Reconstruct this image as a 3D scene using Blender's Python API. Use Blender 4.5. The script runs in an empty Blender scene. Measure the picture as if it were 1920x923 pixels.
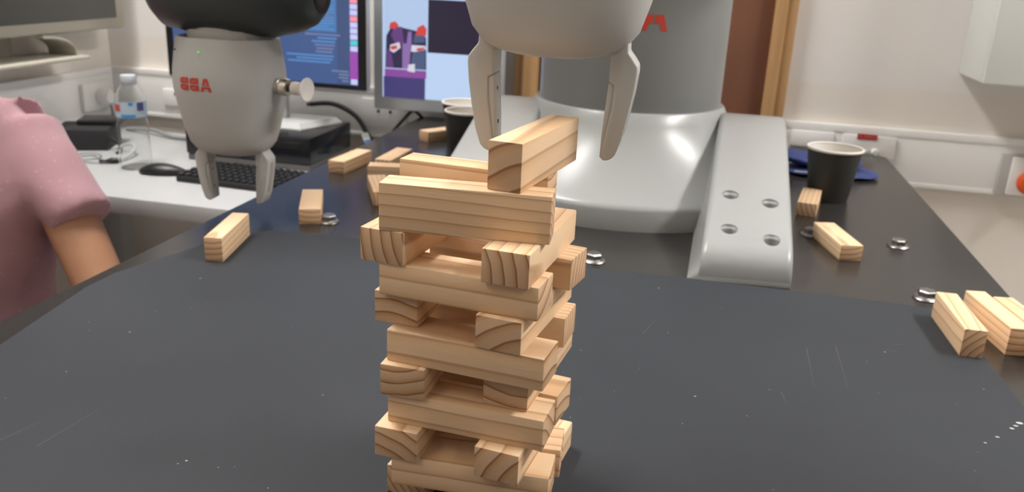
import bpy, bmesh, math, random
from mathutils import Vector, Matrix
random.seed(7)
SC = bpy.context.scene
COL = SC.collection
pi = math.pi
R = math.radians

# ------------------------------------------------------------------ camera
cd = bpy.data.cameras.new('camera')
cam = bpy.data.objects.new('camera', cd)
COL.objects.link(cam)
r_ = Vector((0.972776, 0.227417, 0.044588)); u_ = Vector((-0.113663, 0.300527, 0.946976)); w_ = Vector((-0.201958, 0.926264, -0.318194))
M = Matrix((r_, u_, -w_)).transposed().to_4x4()
M.translation = Vector((0, 0, 0.304944))
cam.matrix_world = M
cd.sensor_fit = 'HORIZONTAL'; cd.sensor_width = 36.0
cd.lens = 36.0 * 1590.778 / 1920.0
cd.clip_start = 0.01; cd.clip_end = 50
cd.dof.use_dof = True; cd.dof.focus_distance = 0.455; cd.dof.aperture_fstop = 15.0
SC.camera = cam

# ------------------------------------------------------------------ world, exposure
wd = bpy.data.worlds.new('world'); SC.world = wd
wd.use_nodes = True
bg = wd.node_tree.nodes['Background']
bg.inputs[0].default_value = (0.9, 0.95, 1.0, 1); bg.inputs[1].default_value = 0.2
SC.view_settings.view_transform = 'Standard'
try: SC.view_settings.look = 'None'
except Exception: pass
SC.view_settings.gamma = 1.0
SC.view_settings.use_curve_mapping = False
SC.view_settings.exposure = 0.0

CEIL = 1.95; FLOOR = -0.78; WALLY = 1.66; WALLX = -1.29
# ceiling lamps, the last two added as warm fill (fixtures are built further down): x, y, power
LAMPS = [(-1.00, 0.92, 40.0), (1.55, 0.85, 66.0), (-1.00, -1.20, 9.5), (1.55, -1.20, 9.5)]
for lx, ly, pw in LAMPS:
    ld = bpy.data.lights.new('ceiling_lamp_light', 'AREA')
    ld.shape = 'RECTANGLE'; ld.size = 0.26; ld.size_y = 1.10
    ld.energy = pw; ld.color = (1.0, 0.975, 0.94) if ly > 0 else (1.0, 0.86, 0.70)
    lo = bpy.data.objects.new('ceiling_lamp_light', ld)
    lo.location = (lx, ly, CEIL - 0.062)
    COL.objects.link(lo)

# ------------------------------------------------------------------ helpers
def tag(o, label=None, cat=None, group=None, kind=None):
    if label: o['label'] = label
    if cat: o['category'] = cat
    if group: o['group'] = group
    if kind: o['kind'] = kind
    return o

def empty(name, loc=(0, 0, 0), rz=0.0, parent=None):
    o = bpy.data.objects.new(name, None)
    o.empty_display_size = 0.05
    o.location = loc; o.rotation_euler = (0, 0, rz)
    COL.objects.link(o)
    if parent: o.parent = parent
    return o

def fin(name, bm, mat, parent=None, smooth=40, loc=None, rot=None):
    bmesh.ops.recalc_face_normals(bm, faces=bm.faces)
    me = bpy.data.meshes.new(name)
    bm.to_mesh(me); bm.free()
    return link(name, me, mat, parent, smooth, loc, rot)

def link(name, me, mat, parent=None, smooth=40, loc=None, rot=None):
    if mat is not None:
        for m in (mat if isinstance(mat, (list, tuple)) else [mat]): me.materials.append(m)
    if smooth:
        me.shade_smooth()
        me.set_sharp_from_angle(angle=R(smooth))
    o = bpy.data.objects.new(name, me)
    COL.objects.link(o)
    if parent: o.parent = parent
    if loc: o.location = loc
    if rot: o.rotation_euler = rot
    return o

def box(bm, x0, x1, y0, y1, z0, z1, mi=0):
    v = [bm.verts.new(p) for p in ((x0,y0,z0),(x1,y0,z0),(x1,y1,z0),(x0,y1,z0),(x0,y0,z1),(x1,y0,z1),(x1,y1,z1),(x0,y1,z1))]
    fs = []
    for f in ((0,3,2,1),(4,5,6,7),(0,1,5,4),(1,2,6,5),(2,3,7,6),(3,0,4,7)):
        q = bm.faces.new([v[i] for i in f]); q.material_index = mi; fs.append(q)
    return v

def bevel_all(bm, w, seg=2):
    bmesh.ops.recalc_face_normals(bm, faces=bm.faces)
    es = [e for e in bm.edges if len(e.link_faces) == 2 and e.calc_face_angle(0) > R(25)]
    bmesh.ops.bevel(bm, geom=es, offset=w, segments=seg, affect='EDGES', profile=0.5, clamp_overlap=True)

def bbox(name, x0, x1, y0, y1, z0, z1, mat, parent=None, bev=0.0, seg=2):
    bm = bmesh.new(); box(bm, x0, x1, y0, y1, z0, z1)
    if bev: bevel_all(bm, bev, seg)
    return fin(name, bm, mat, parent)

def loft(bm, rings, cap0=True, cap1=True, mi=0):
    V = [[bm.verts.new(p) for p in ring] for ring in rings]
    n = len(V[0])
    for a, b in zip(V, V[1:]):
        for i in range(n):
            f = bm.faces.new((a[i], a[(i+1) % n], b[(i+1) % n], b[i])); f.material_index = mi
    if cap0: bm.faces.new(list(reversed(V[0]))).material_index = mi
    if cap1: bm.faces.new(V[-1]).material_index = mi
    return V

def lathe(bm, prof, n=32, c=(0, 0, 0), cap0=True, cap1=True, mi=0):
    rings = [[(c[0] + r*math.cos(2*pi*i/n), c[1] + r*math.sin(2*pi*i/n), c[2] + z) for i in range(n)] for r, z in prof]
    return loft(bm, rings, cap0, cap1, mi)

def frame(d):
    d = Vector(d).normalized()
    a = Vector((0, 0, 1)) if abs(d.z) < 0.9 else Vector((1, 0, 0))
    x = d.cross(a).normalized(); y = x.cross(d).normalized()
    return x, y

def tube(bm, pts, rad, n=8, closed=False, mi=0):
    pts = [Vector(p) for p in pts]
    rads = rad if isinstance(rad, (list, tuple)) else [rad]*len(pts)
    rings = []; px = None
    for i, p in enumerate(pts):
        d = (pts[min(i+1, len(pts)-1)] - pts[max(i-1, 0)])
        x, y = frame(d)
        if px is not None:
            dn = d.normalized(); x = (px - dn*px.dot(dn)).normalized(); y = dn.cross(x)
        px = x
        rings.append([p + (x*math.cos(2*pi*k/n) + y*math.sin(2*pi*k/n))*rads[i] for k in range(n)])
    loft(bm, rings, mi=mi)

def smooth_pts(pts, k=6):
    P = [Vector(p) for p in pts]; out = []
    for i in range(len(P)-1):
        p0, p1, p2, p3 = P[max(i-1, 0)], P[i], P[i+1], P[min(i+2, len(P)-1)]
        for s in range(k):
            t = s/k
            out.append(0.5*((2*p1) + (p2-p0)*t + (2*p0-5*p1+4*p2-p3)*t*t + (3*p1-p0-3*p2+p3)*t**3))
    out.append(P[-1]); return out

def prism(bm, poly, y0, y1, mi=0):
    """polygon in x,z extruded along y"""
    loft(bm, [[(x, y0, z) for x, z in poly], [(x, y1, z) for x, z in poly]], mi=mi)

def sup(cx, cy, a, b, z, n=40, e=2.4):
    out = []
    for i in range(n):
        t = 2*pi*i/n; c, s = math.cos(t), math.sin(t)
        out.append((cx + a*math.copysign(abs(c)**(2/e), c), cy + b*math.copysign(abs(s)**(2/e), s), z))
    return out

# ------------------------------------------------------------------ materials
def mat(name, col, rough=0.5, metal=0.0, spec=0.5, bump=0.0, bscale=200.0, vary=0.0, vscale=8.0, coat=0.0, trans=0.0, ior=1.45, emit=None, estr=1.0, sss=0.0):
    m = bpy.data.materials.new(name); m.use_nodes = True
    nt = m.node_tree; b = nt.nodes['Principled BSDF']
    b.inputs['Base Color'].default_value = (*col, 1)
    b.inputs['Roughness'].default_value = rough
    b.inputs['Metallic'].default_value = metal
    b.inputs['Specular IOR Level'].default_value = spec
    b.inputs['Coat Weight'].default_value = coat
    b.inputs['Transmission Weight'].default_value = trans
    b.inputs['IOR'].default_value = ior
    if emit:
        b.inputs['Emission Color'].default_value = (*emit, 1); b.inputs['Emission Strength'].default_value = estr
    tc = nt.nodes.new('ShaderNodeTexCoord')
    if vary:
        n = nt.nodes.new('ShaderNodeTexNoise'); n.inputs['Scale'].default_value = vscale; n.inputs['Detail'].default_value = 5
        nt.links.new(tc.outputs['Object'], n.inputs['Vector'])
        rmp = nt.nodes.new('ShaderNodeMapRange')
        rmp.inputs[1].default_value = 0.3; rmp.inputs[2].default_value = 0.7
        rmp.inputs[3].default_value = 1 - vary; rmp.inputs[4].default_value = 1 + vary
        nt.links.new(n.outputs['Fac'], rmp.inputs[0])
        mx = nt.nodes.new('ShaderNodeVectorMath'); mx.operation = 'SCALE'
        mx.inputs[0].default_value = col
        nt.links.new(rmp.outputs[0], mx.inputs['Scale'])
        nt.links.new(mx.outputs[0], b.inputs['Base Color'])
    if bump:
        n2 = nt.nodes.new('ShaderNodeTexNoise'); n2.inputs['Scale'].default_value = bscale; n2.inputs['Detail'].default_value = 4
        nt.links.new(tc.outputs['Object'], n2.inputs['Vector'])
        bp = nt.nodes.new('ShaderNodeBump'); bp.inputs['Strength'].default_value = bump; bp.inputs['Distance'].default_value = 0.002
        nt.links.new(n2.outputs['Fac'], bp.inputs['Height'])
        nt.links.new(bp.outputs[0], b.inputs['Normal'])
    return m

def pine(name='pine_wood'):
    """growth rings around a pith line running along the block; obj.color = (pith y, pith z, tint)"""
    m = bpy.data.materials.new(name); m.use_nodes = True
    nt = m.node_tree; N = nt.nodes; Lk = nt.links.new
    b = N['Principled BSDF']; b.inputs['Roughness'].default_value = 0.55; b.inputs['Specular IOR Level'].default_value = 0.3
    tc = N.new('ShaderNodeTexCoord'); oi = N.new('ShaderNodeObjectInfo')
    sep = N.new('ShaderNodeSeparateXYZ'); Lk(tc.outputs['Object'], sep.inputs[0])
    sc = N.new('ShaderNodeSeparateColor'); Lk(oi.outputs['Color'], sc.inputs[0])
    def math_(op, a, b_=None, c=None):
        n = N.new('ShaderNodeMath'); n.operation = op
        for i, v in enumerate((a, b_, c)):
            if v is None: continue
            if isinstance(v, (int, float)): n.inputs[i].default_value = v
            else: Lk(v, n.inputs[i])
        return n.outputs[0]
    # warp
    mp = N.new('ShaderNodeMapping'); mp.inputs['Scale'].default_value = (10, 40, 40)
    Lk(tc.outputs['Object'], mp.inputs['Vector'])
    rnd = N.new('ShaderNodeCombineXYZ'); Lk(math_('MULTIPLY', oi.outputs['Random'], 50.0), rnd.inputs[0])
    Lk(rnd.outputs[0], mp.inputs['Location'])
    nz = N.new('ShaderNodeTexNoise'); nz.inputs['Scale'].default_value = 1.0; nz.inputs['Detail'].default_value = 2
    Lk(mp.outputs[0], nz.inputs['Vector'])
    wv = math_('MULTIPLY', math_('SUBTRACT', nz.outputs['Fac'], 0.5), 0.0035)
    y = math_('ADD', sep.outputs[1], math_('MULTIPLY', math_('SUBTRACT', sc.outputs[0], 0.5), 0.10))
    z = math_('ADD', sep.outputs[2], math_('MULTIPLY', math_('SUBTRACT', sc.outputs[1], 0.5), 0.10))
    y = math_('ADD', y, math_('MULTIPLY', sep.outputs[0], math_('MULTIPLY', math_('SUBTRACT', oi.outputs['Random'], 0.5), 0.09)))
    rr = math_('SQRT', math_('ADD', math_('MULTIPLY', y, y), math_('MULTIPLY', z, z)))
    rr = math_('ADD', rr, wv)
    ph = math_('FRACT', math_('MULTIPLY', rr, math_('ADD', 60.0, math_('MULTIPLY', oi.outputs['Alpha'], 200.0))))
    ramp = N.new('ShaderNodeValToRGB')
    cr = ramp.color_ramp
    cr.elements[0].position = 0.0; cr.elements[0].color = (0.82, 0.595, 0.395, 1)
    cr.elements[1].position = 1.0; cr.elements[1].color = (0.81, 0.585, 0.385, 1)
    for pos, c in ((0.50, (0.77, 0.535, 0.325, 1)), (0.80, (0.66, 0.40, 0.205, 1)), (0.90, (0.36, 0.175, 0.08, 1)), (0.955, (0.46, 0.26, 0.135, 1))):
        e = cr.elements.new(pos); e.color = c
    Lk(ph, ramp.inputs[0])
    # end grain: faces whose object normal runs along the block are darker and duller
    geo = N.new('ShaderNodeNewGeometry')
    vt = N.new('ShaderNodeVectorTransform'); vt.vector_type = 'NORMAL'; vt.convert_from = 'WORLD'; vt.convert_to = 'OBJECT'
    Lk(geo.outputs['True Normal'], vt.inputs[0])
    s2 = N.new('ShaderNodeSeparateXYZ'); Lk(vt.outputs[0], s2.inputs[0])
    endf = math_('GREATER_THAN', math_('ABSOLUTE', s2.outputs[0]), 0.8)
    soft = N.new('ShaderNodeMix'); soft.data_type = 'RGBA'; soft.inputs[0].default_value = 0.6
    soft.inputs[6].default_value = (0.80, 0.57, 0.365, 1); Lk(ramp.outputs[0], soft.inputs[7])
    mixe = N.new('ShaderNodeMix'); mixe.data_type = 'RGBA'; Lk(endf, mixe.inputs[0])
    endc = N.new('ShaderNodeMix'); endc.data_type = 'RGBA'; endc.blend_type = 'MULTIPLY'; endc.inputs[0].default_value = 1.0
    Lk(ramp.outputs[0], endc.inputs[6]); endc.inputs[7].default_value = (0.80, 0.76, 0.76, 1)
    Lk(soft.outputs[2], mixe.inputs[6]); Lk(endc.outputs[2], mixe.inputs[7])
    # fine fibres
    mf = N.new('ShaderNodeMapping'); mf.inputs['Scale'].default_value = (60, 1500, 1500)
    Lk(tc.outputs['Object'], mf.inputs['Vector'])
    nf = N.new('ShaderNodeTexNoise'); nf.inputs['Scale'].default_value = 1.0; nf.inputs['Detail'].default_value = 3
    Lk(mf.outputs[0], nf.inputs['Vector'])
    mr = N.new('ShaderNodeMapRange'); mr.inputs[3].default_value = 0.94; mr.inputs[4].default_value = 1.06
    Lk(nf.outputs['Fac'], mr.inputs[0])
    tint = math_('MULTIPLY', mr.outputs[0], math_('ADD', math_('MULTIPLY', sc.outputs[2], 0.22), 0.89))
    vs = N.new('ShaderNodeVectorMath'); vs.operation = 'SCALE'
    Lk(mixe.outputs[2], vs.inputs[0]); Lk(tint, vs.inputs['Scale'])
    Lk(vs.outputs[0], b.inputs['Base Color'])
    bp = N.new('ShaderNodeBump'); bp.inputs['Strength'].default_value = 0.12; bp.inputs['Distance'].default_value = 0.0006
    Lk(nf.outputs['Fac'], bp.inputs['Height']); Lk(bp.outputs[0], b.inputs['Normal'])
    return m

def grain(name, c0, c1, axis=2, scale=30.0, rough=0.5):
    m = bpy.data.materials.new(name); m.use_nodes = True
    nt = m.node_tree; b = nt.nodes['Principled BSDF']; b.inputs['Roughness'].default_value = rough
    tc = nt.nodes.new('ShaderNodeTexCoord'); mp = nt.nodes.new('ShaderNodeMapping')
    s = [scale*2.5]*3; s[axis] = scale*0.12; mp.inputs['Scale'].default_value = s
    nt.links.new(tc.outputs['Object'], mp.inputs[0])
    n = nt.nodes.new('ShaderNodeTexNoise'); n.inputs['Scale'].default_value = 1; n.inputs['Detail'].default_value = 5
    nt.links.new(mp.outputs[0], n.inputs['Vector'])
    r = nt.nodes.new('ShaderNodeValToRGB'); r.color_ramp.elements[0].position = 0.3; r.color_ramp.elements[1].position = 0.7
    r.color_ramp.elements[0].color = (*c0, 1); r.color_ramp.elements[1].color = (*c1, 1)
    nt.links.new(n.outputs['Fac'], r.inputs[0]); nt.links.new(r.outputs[0], b.inputs['Base Color'])
    return m

def wall_paint(name, upper, lower, zsplit):
    """two paints meeting at a fixed height on the wall"""
    m = mat(name, upper, 0.85, bump=0.05, bscale=300)
    nt = m.node_tree; b = nt.nodes['Principled BSDF']
    g = nt.nodes.new('ShaderNodeNewGeometry'); s = nt.nodes.new('ShaderNodeSeparateXYZ')
    nt.links.new(g.outputs['Position'], s.inputs[0])
    mr = nt.nodes.new('ShaderNodeMapRange'); mr.inputs[1].default_value = zsplit - 0.004; mr.inputs[2].default_value = zsplit + 0.004
    nt.links.new(s.outputs[2], mr.inputs[0])
    mx = nt.nodes.new('ShaderNodeMix'); mx.data_type = 'RGBA'
    mx.inputs[6].default_value = (*lower, 1); mx.inputs[7].default_value = (*upper, 1)
    nt.links.new(mr.outputs[0], mx.inputs[0]); nt.links.new(mx.outputs[2], b.inputs['Base Color'])
    return m

WOOD = pine()
WALL = wall_paint('wall_paint', (0.85, 0.815, 0.79), (0.84, 0.785, 0.725), 0.118)
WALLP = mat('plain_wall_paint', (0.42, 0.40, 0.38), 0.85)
CEILM = mat('ceiling_tile', (0.75, 0.75, 0.73), 0.9)
FLOORM = mat('floor_vinyl', (0.46, 0.43, 0.40), 0.5, vary=0.06)
TRUNK = mat('trunking_white', (0.87, 0.865, 0.85), 0.4)
TRUNK2 = mat('socket_white', (0.88, 0.87, 0.86), 0.35)
TABLE = mat('black_gloss_tabletop', (0.028, 0.0255, 0.0245), 0.25, spec=0.55, vary=0.2, vscale=3)
TABLEG = mat('table_steel', (0.08, 0.08, 0.085), 0.4, metal=0.6)
MATM = mat('dark_rubber_sheet', (0.041, 0.045, 0.052), 0.60, spec=0.14, bump=0.06, bscale=600, vary=0.06, vscale=6)
FLECK = mat('pale_fleck', (0.45, 0.45, 0.44), 0.7)
SCR = mat('scratch_grey', (0.085, 0.09, 0.095), 0.6)
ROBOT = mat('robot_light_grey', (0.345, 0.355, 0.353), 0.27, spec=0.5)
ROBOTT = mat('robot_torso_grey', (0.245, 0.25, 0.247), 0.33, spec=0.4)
ROBOTM = mat('robot_matte_grey', (0.51, 0.515, 0.505), 0.40, spec=0.4)
ROBOTD = mat('robot_dark_grey', (0.045, 0.055, 0.058), 0.4)
HOLE = mat('dark_recess', (0.02, 0.02, 0.02), 0.6)
RED = mat('logo_red', (0.58, 0.055, 0.035), 0.5)
LED = mat('led_green', (0.02, 0.3, 0.05), 0.4, emit=(0.05, 0.9, 0.15), estr=0.8)
STEEL = mat('steel', (0.34, 0.33, 0.32), 0.32, metal=1.0)
BRASS = mat('nickel_fitting', (0.55, 0.52, 0.47), 0.3, metal=0.9)
SILIC = mat('translucent_silicone', (0.78, 0.74, 0.70), 0.35)
DESKW = mat('white_laminate', (0.52, 0.53, 0.535), 0.35)
BLACKP = mat('black_plastic', (0.018, 0.018, 0.019), 0.35)
BLACKM = mat('black_matte', (0.022, 0.022, 0.024), 0.6)
CABLEG = mat('grey_cable', (0.30, 0.30, 0.30), 0.5)
CABLEW = mat('pale_cable', (0.55, 0.54, 0.52), 0.5)
SILVER = mat('silver_plastic', (0.50, 0.51, 0.52), 0.35, metal=0.2)
DARKBEZ = mat('monitor_black', (0.012, 0.012, 0.016), 0.3)
BEIGE = mat('beige_frame', (0.40, 0.38, 0.31), 0.5)
BEIGEL = mat('beige_tray', (0.52, 0.49, 0.42), 0.5)
BOARD = mat('dark_display', (0.065, 0.067, 0.062), 0.25)
CUPB = mat('black_paper_cup', (0.030, 0.030, 0.027), 0.55)
CUPW = mat('cup_white_paper', (0.78, 0.75, 0.70), 0.6)
POUCH = mat('dark_blue_cloth', (0.022, 0.040, 0.15), 0.55, vary=0.25, vscale=40, bump=0.2, bscale=500)
DOORP = mat('brown_door_panel', (0.20, 0.085, 0.05), 0.5, vary=0.08, vscale=5)
DOORF = grain('light_oak_frame', (0.42, 0.235, 0.10), (0.55, 0.33, 0.155), 2, 25)
CABIN = mat('cabinet_grey_white', (0.74, 0.77, 0.74), 0.4)
ORANGE = mat('orange_plug', (0.75, 0.10, 0.02), 0.4)
LABELR = mat('red_label', (0.50, 0.025, 0.03), 0.5)
LAMPB = mat('lamp_housing', (0.8, 0.8, 0.8), 0.5)
LAMPD = mat('lamp_diffuser', (0.9, 0.9, 0.9), 0.5, emit=(1, 0.97, 0.92), estr=4.0)
SKIN = mat('skin', (0.42, 0.215, 0.125), 0.5, vary=0.06, vscale=20)
HAIR = mat('hair_dark', (0.02, 0.015, 0.012), 0.5)
TROUS = mat('trousers_grey', (0.08, 0.085, 0.10), 0.8)
CLEAR = mat('clear_plastic_bottle', (0.97, 0.98, 0.98), 0.06, trans=0.97, ior=1.10, spec=0.5)
CAPW = mat('bottle_cap', (0.62, 0.66, 0.70), 0.4)
BLUEL = mat('label_blue', (0.06, 0.33, 0.70), 0.4)
REDL = mat('label_red', (0.62, 0.10, 0.08), 0.4)
NAVYL = mat('label_navy', (0.10, 0.10, 0.28), 0.4)
PALEL = mat('label_pale', (0.50, 0.62, 0.72), 0.4)
MARKB = mat('marker_blue', (0.02, 0.13, 0.42), 0.4)
MARKW = mat('marker_pale', (0.55, 0.57, 0.57), 0.4)

# pink shirt with small pale specks
SHIRT = mat('pink_shirt', (0.50, 0.27, 0.30), 0.85, bump=0.25, bscale=900)
nt = SHIRT.node_tree; b = nt.nodes['Principled BSDF']
tc = nt.nodes.new('ShaderNodeTexCoord'); vo = nt.nodes.new('ShaderNodeTexVoronoi'); vo.inputs['Scale'].default_value = 95
nt.links.new(tc.outputs['Object'], vo.inputs['Vector'])
mr = nt.nodes.new('ShaderNodeMapRange'); mr.inputs[1].default_value = 0.13; mr.inputs[2].default_value = 0.19; mr.inputs[3].default_value = 1; mr.inputs[4].default_value = 0
nt.links.new(vo.outputs['Distance'], mr.inputs[0])
mx = nt.nodes.new('ShaderNodeMix'); mx.data_type = 'RGBA'
mx.inputs[6].default_value = (0.43, 0.245, 0.28, 1); mx.inputs[7].default_value = (0.49, 0.32, 0.35, 1)
nt.links.new(mr.outputs[0], mx.inputs[0]); nt.links.new(mx.outputs[2], b.inputs['Base Color'])
b.inputs['Sheen Weight'].default_value = 0.2

def glow(name, c, s=1.0):
    m = mat(name, (0.01, 0.01, 0.012), 0.25, emit=c, estr=s); return m

# ------------------------------------------------------------------ room shell
bm = bmesh.new(); box(bm, -1.37, 3.5, -4.6, 1.74, FLOOR - 0.08, FLOOR); tag(fin('floor', bm, FLOORM), kind='structure')
bm = bmesh.new(); box(bm, -1.37, 3.5, -4.6, 1.74, CEIL, CEIL + 0.08); tag(fin('ceiling', bm, CEILM), kind='structure')
bm = bmesh.new(); box(bm, -1.37, 3.5, WALLY, WALLY + 0.08, FLOOR, CEIL); tag(fin('wall_back', bm, WALL), kind='structure')
bm = bmesh.new(); box(bm, WALLX - 0.08, WALLX, -4.6, WALLY, FLOOR, CEIL); tag(fin('wall_left', bm, WALL), kind='structure')
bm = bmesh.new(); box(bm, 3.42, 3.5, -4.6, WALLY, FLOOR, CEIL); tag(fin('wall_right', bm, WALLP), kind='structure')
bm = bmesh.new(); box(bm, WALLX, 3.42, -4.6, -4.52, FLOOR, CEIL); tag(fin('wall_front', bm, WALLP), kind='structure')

# door with oak frame in the back wall
dr = tag(empty('door_1', (-0.115, WALLY, FLOOR)), 'brown door in a light oak frame behind the robot', kind='structure')
H = 1.95
bbox('door_panel', -0.205, 0.221, -0.016, 0.0, 0.0, H, DOORP, dr, 0.002)
def jamb(x0, x1, y0):
    bbox('door_frame', x0, x1, y0, 0.0, 0.0, H + 0.05, DOORF, dr, 0.003)
jamb(0.218, 0.240, -0.035); jamb(0.240, 0.258, -0.026)
jamb(-0.236, -0.206, -0.035); jamb(-0.254, -0.236, -0.026)
bbox('door_frame', -0.206, 0.218, -0.035, 0.0, H, H + 0.05, DOORF, dr, 0.003)
bbox('door_handle', -0.17, -0.15, -0.05, -0.014, 0.98, 1.0, STEEL, dr, 0.004)

# trunking along the walls
def trunk(name, x0, x1, y0, y1, lips):
    e = tag(empty(name, (0, 0, 0)), kind='structure')
    bbox('trunking_body', x0, x1, y0, y1, -0.055, 0.047, TRUNK, e, 0.003)
    for l in lips: bbox('trunking_lip', *l, TRUNK, e, 0.0015)
    return e
trunk('trim_1', 0.146, 3.42, WALLY - 0.015, WALLY, [(0.146, 3.42, WALLY - 0.0165, WALLY - 0.0145, 0.034, 0.0475), (0.146, 3.42, WALLY - 0.0165, WALLY - 0.0145, -0.0555, -0.047)])
trunk('trim_2', WALLX, -0.372, WALLY - 0.015, WALLY, [(WALLX + 0.02, -0.372, WALLY - 0.0165, WALLY - 0.0145, 0.034, 0.0475), (WALLX + 0.02, -0.372, WALLY - 0.0165, WALLY - 0.0145, -0.0555, -0.047)])
trunk('trim_3', WALLX, WALLX + 0.015, -4.52, WALLY - 0.015, [(WALLX + 0.0145, WALLX + 0.0165, -4.52, WALLY - 0.02, 0.034, 0.0475), (WALLX + 0.0145, WALLX + 0.0165, -4.52, WALLY - 0.02, -0.0555, -0.047)])

# ceiling lamp fixtures; the rear two are unseen and added for fill
for i, (lx, ly, pw) in enumerate(LAMPS):
    lf = empty('ceiling_lamp', (lx, ly, CEIL))
    tag(lf, ['white ceiling lamp above the white desk', 'white ceiling lamp to the right of the table', 'added fill lamp behind the camera on the left', 'added fill lamp behind the camera on the right'][i], 'lamp', 'ceiling lamps')
    bm = bmesh.new(); box(bm, -0.16, 0.16, -0.60, 0.60, -0.05, 0.0); bevel_all(bm, 0.004); fin('lamp_housing', bm, LAMPB, lf)
    bm = bmesh.new(); box(bm, -0.14, 0.14, -0.57, 0.57, -0.058, -0.048); fin('lamp_diffuser', bm, LAMPB, lf)

# ------------------------------------------------------------------ table and rubber sheet
tb = tag(empty('work_table', (-0.112, 0.5, FLOOR)), 'long black glossy work table under the robot and tower', 'table')
bm = bmesh.new()
def rrect(x0, x1, y0, y1, r, z, n=6):
    out = []
    for cx, cy, a0 in ((x1-r, y1-r, 0), (x0+r, y1-r, 90), (x0+r, y0+r, 180), (x1-r, y0+r, 270)):
        for k in range(n+1):
            a = R(a0 + 90*k/n); out.append((cx + r*math.cos(a), cy + r*math.sin(a), z))
    return out
TX = 0.442
zt = -FLOOR
loft(bm, [rrect(-TX, TX, -0.9, 1.13, 0.022, zt-0.03), rrect(-TX, TX, -0.9, 1.13, 0.022, zt-0.0015), rrect(-TX+0.0015, TX-0.0015, -0.8985, 1.1285, 0.0215, zt)])
fin('tabletop', bm, TABLE, tb, 30)
for sx in (-1, 1):
    for yy in (-0.8, 1.03):
        bbox('table_leg', sx*0.36-0.03, sx*0.36+0.03, yy-0.03, yy+0.03, 0.0, zt-0.03, TABLEG, tb, 0.004)
bbox('table_rail', -0.33, 0.33, 1.015, 1.045, zt-0.11, zt-0.03, TABLEG, tb, 0.003)

MT = 0.0012
outl = [(-0.50,-0.35),(0.262,-0.35),(0.262,0.645),(0.259,0.73),(0.258,0.80),(0.252,0.836),(0.230,0.845),(0.206,0.846),(0.115,0.8475),(0.110,0.8470),(0.009,0.8480),(-0.03,0.845),(-0.096,0.843),(-0.22,0.849),(-0.357,0.849),(-0.434,0.846),(-0.462,0.840),(-0.484,0.827),(-0.5035,0.783),(-0.523,0.72),(-0.538,0.667),(-0.538,0.625),(-0.531,0.583),(-0.522,0.53),(-0.517,0.5),(-0.508,0.40),(-0.50,0.2)]
sheet = tag(empty('rubber_sheet', (-0.12, 0.3, 0)), 'thin dark grey rubber sheet covering the near tabletop', 'mat')
bm = bmesh.new(); loft(bm, [[(x+0.12, y-0.3, 0.0002) for x, y in outl], [(x+0.12, y-0.3, MT) for x, y in outl]])
fin('sheet', bm, MATM, sheet, 30)
bm = bmesh.new()
fl = [(0.2507,0.6203,2.2),(0.2465,0.6150,1.4),(0.2423,0.6099,1.6),(0.2281,0.5933,1.2),(0.2171,0.5819,1.0)]
for k in range(60):
    fl.append((random.uniform(-0.5, 0.25), random.uniform(0.33, 0.83), random.choice((0.3, 0.35, 0.4, 0.5, 0.8))))
for x, y, s in fl:
    n = 6; a0 = random.random()*6
    bm.faces.new([bm.verts.new((x+0.12+s*0.001*(1+0.4*random.random())*math.cos(a0+2*pi*i/n), y-0.3+s*0.001*math.sin(a0+2*pi*i/n)*0.8, MT+0.00015)) for i in range(n)])
tag(fin('dust_fleck', bm, FLECK, sheet, 0), kind='stuff')
bm = bmesh.new()
def scratch(x0, y0, x1, y1, w=0.0005):
    d = Vector((x1-x0, y1-y0)).normalized(); nx, ny = -d.y*w/2, d.x*w/2
    bm.faces.new([bm.verts.new((x+0.12, y-0.3, MT+0.0001)) for x, y in ((x0+nx,y0+ny),(x1+nx*.3,y1+ny*.3),(x1-nx*.3,y1-ny*.3),(x0-nx,y0-ny))])
for s in ((0.1089,0.7074,0.1078,0.6287),(0.1342,0.7182,0.1338,0.639),(0.1761,0.7266,0.1917,0.7219),(0.1864,0.7402,0.1995,0.7446),(0.0822,0.616,0.0847,0.5952),(-0.4123,0.3892,-0.4049,0.4164),(-0.3858,0.3896,-0.3803,0.4405),(-0.03,0.69,-0.02,0.73)):
    scratch(*s)
tag(fin('scratch', bm, SCR, sheet, 0), kind='stuff')

# ------------------------------------------------------------------ wooden blocks
L, Wd, T = 0.09, 0.02565, 0.0186
bm = bmesh.new(); box(bm, -L/2, L/2, -Wd/2, Wd/2, -T/2, T/2); bevel_all(bm, 0.0008, 2)
bmesh.ops.recalc_face_normals(bm, faces=bm.faces)
BME = bpy.data.meshes.new('wooden_block'); bm.to_mesh(BME); bm.free()
BME.materials.append(WOOD); BME.shade_smooth(); BME.set_sharp_from_angle(angle=R(40))
def block(x, y, z0, ang, edge, label, group, col=None):
    o = bpy.data.objects.new('wooden_block', BME)
    h = Wd if edge else T
    o.location = (x, y, z0 + h/2)
    o.rotation_euler = (R(90) if edge else 0, 0, R(ang))
    if col is None: col = (random.choice((random.uniform(0.05, 0.35), random.uniform(0.65, 0.95))), random.choice((random.uniform(0.05, 0.4), random.uniform(0.6, 0.95))), random.random())
    o.color = (*col, 0.5) if len(col) == 3 else col
    COL.objects.link(o)
    return tag(o, label, 'block', group)

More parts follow.
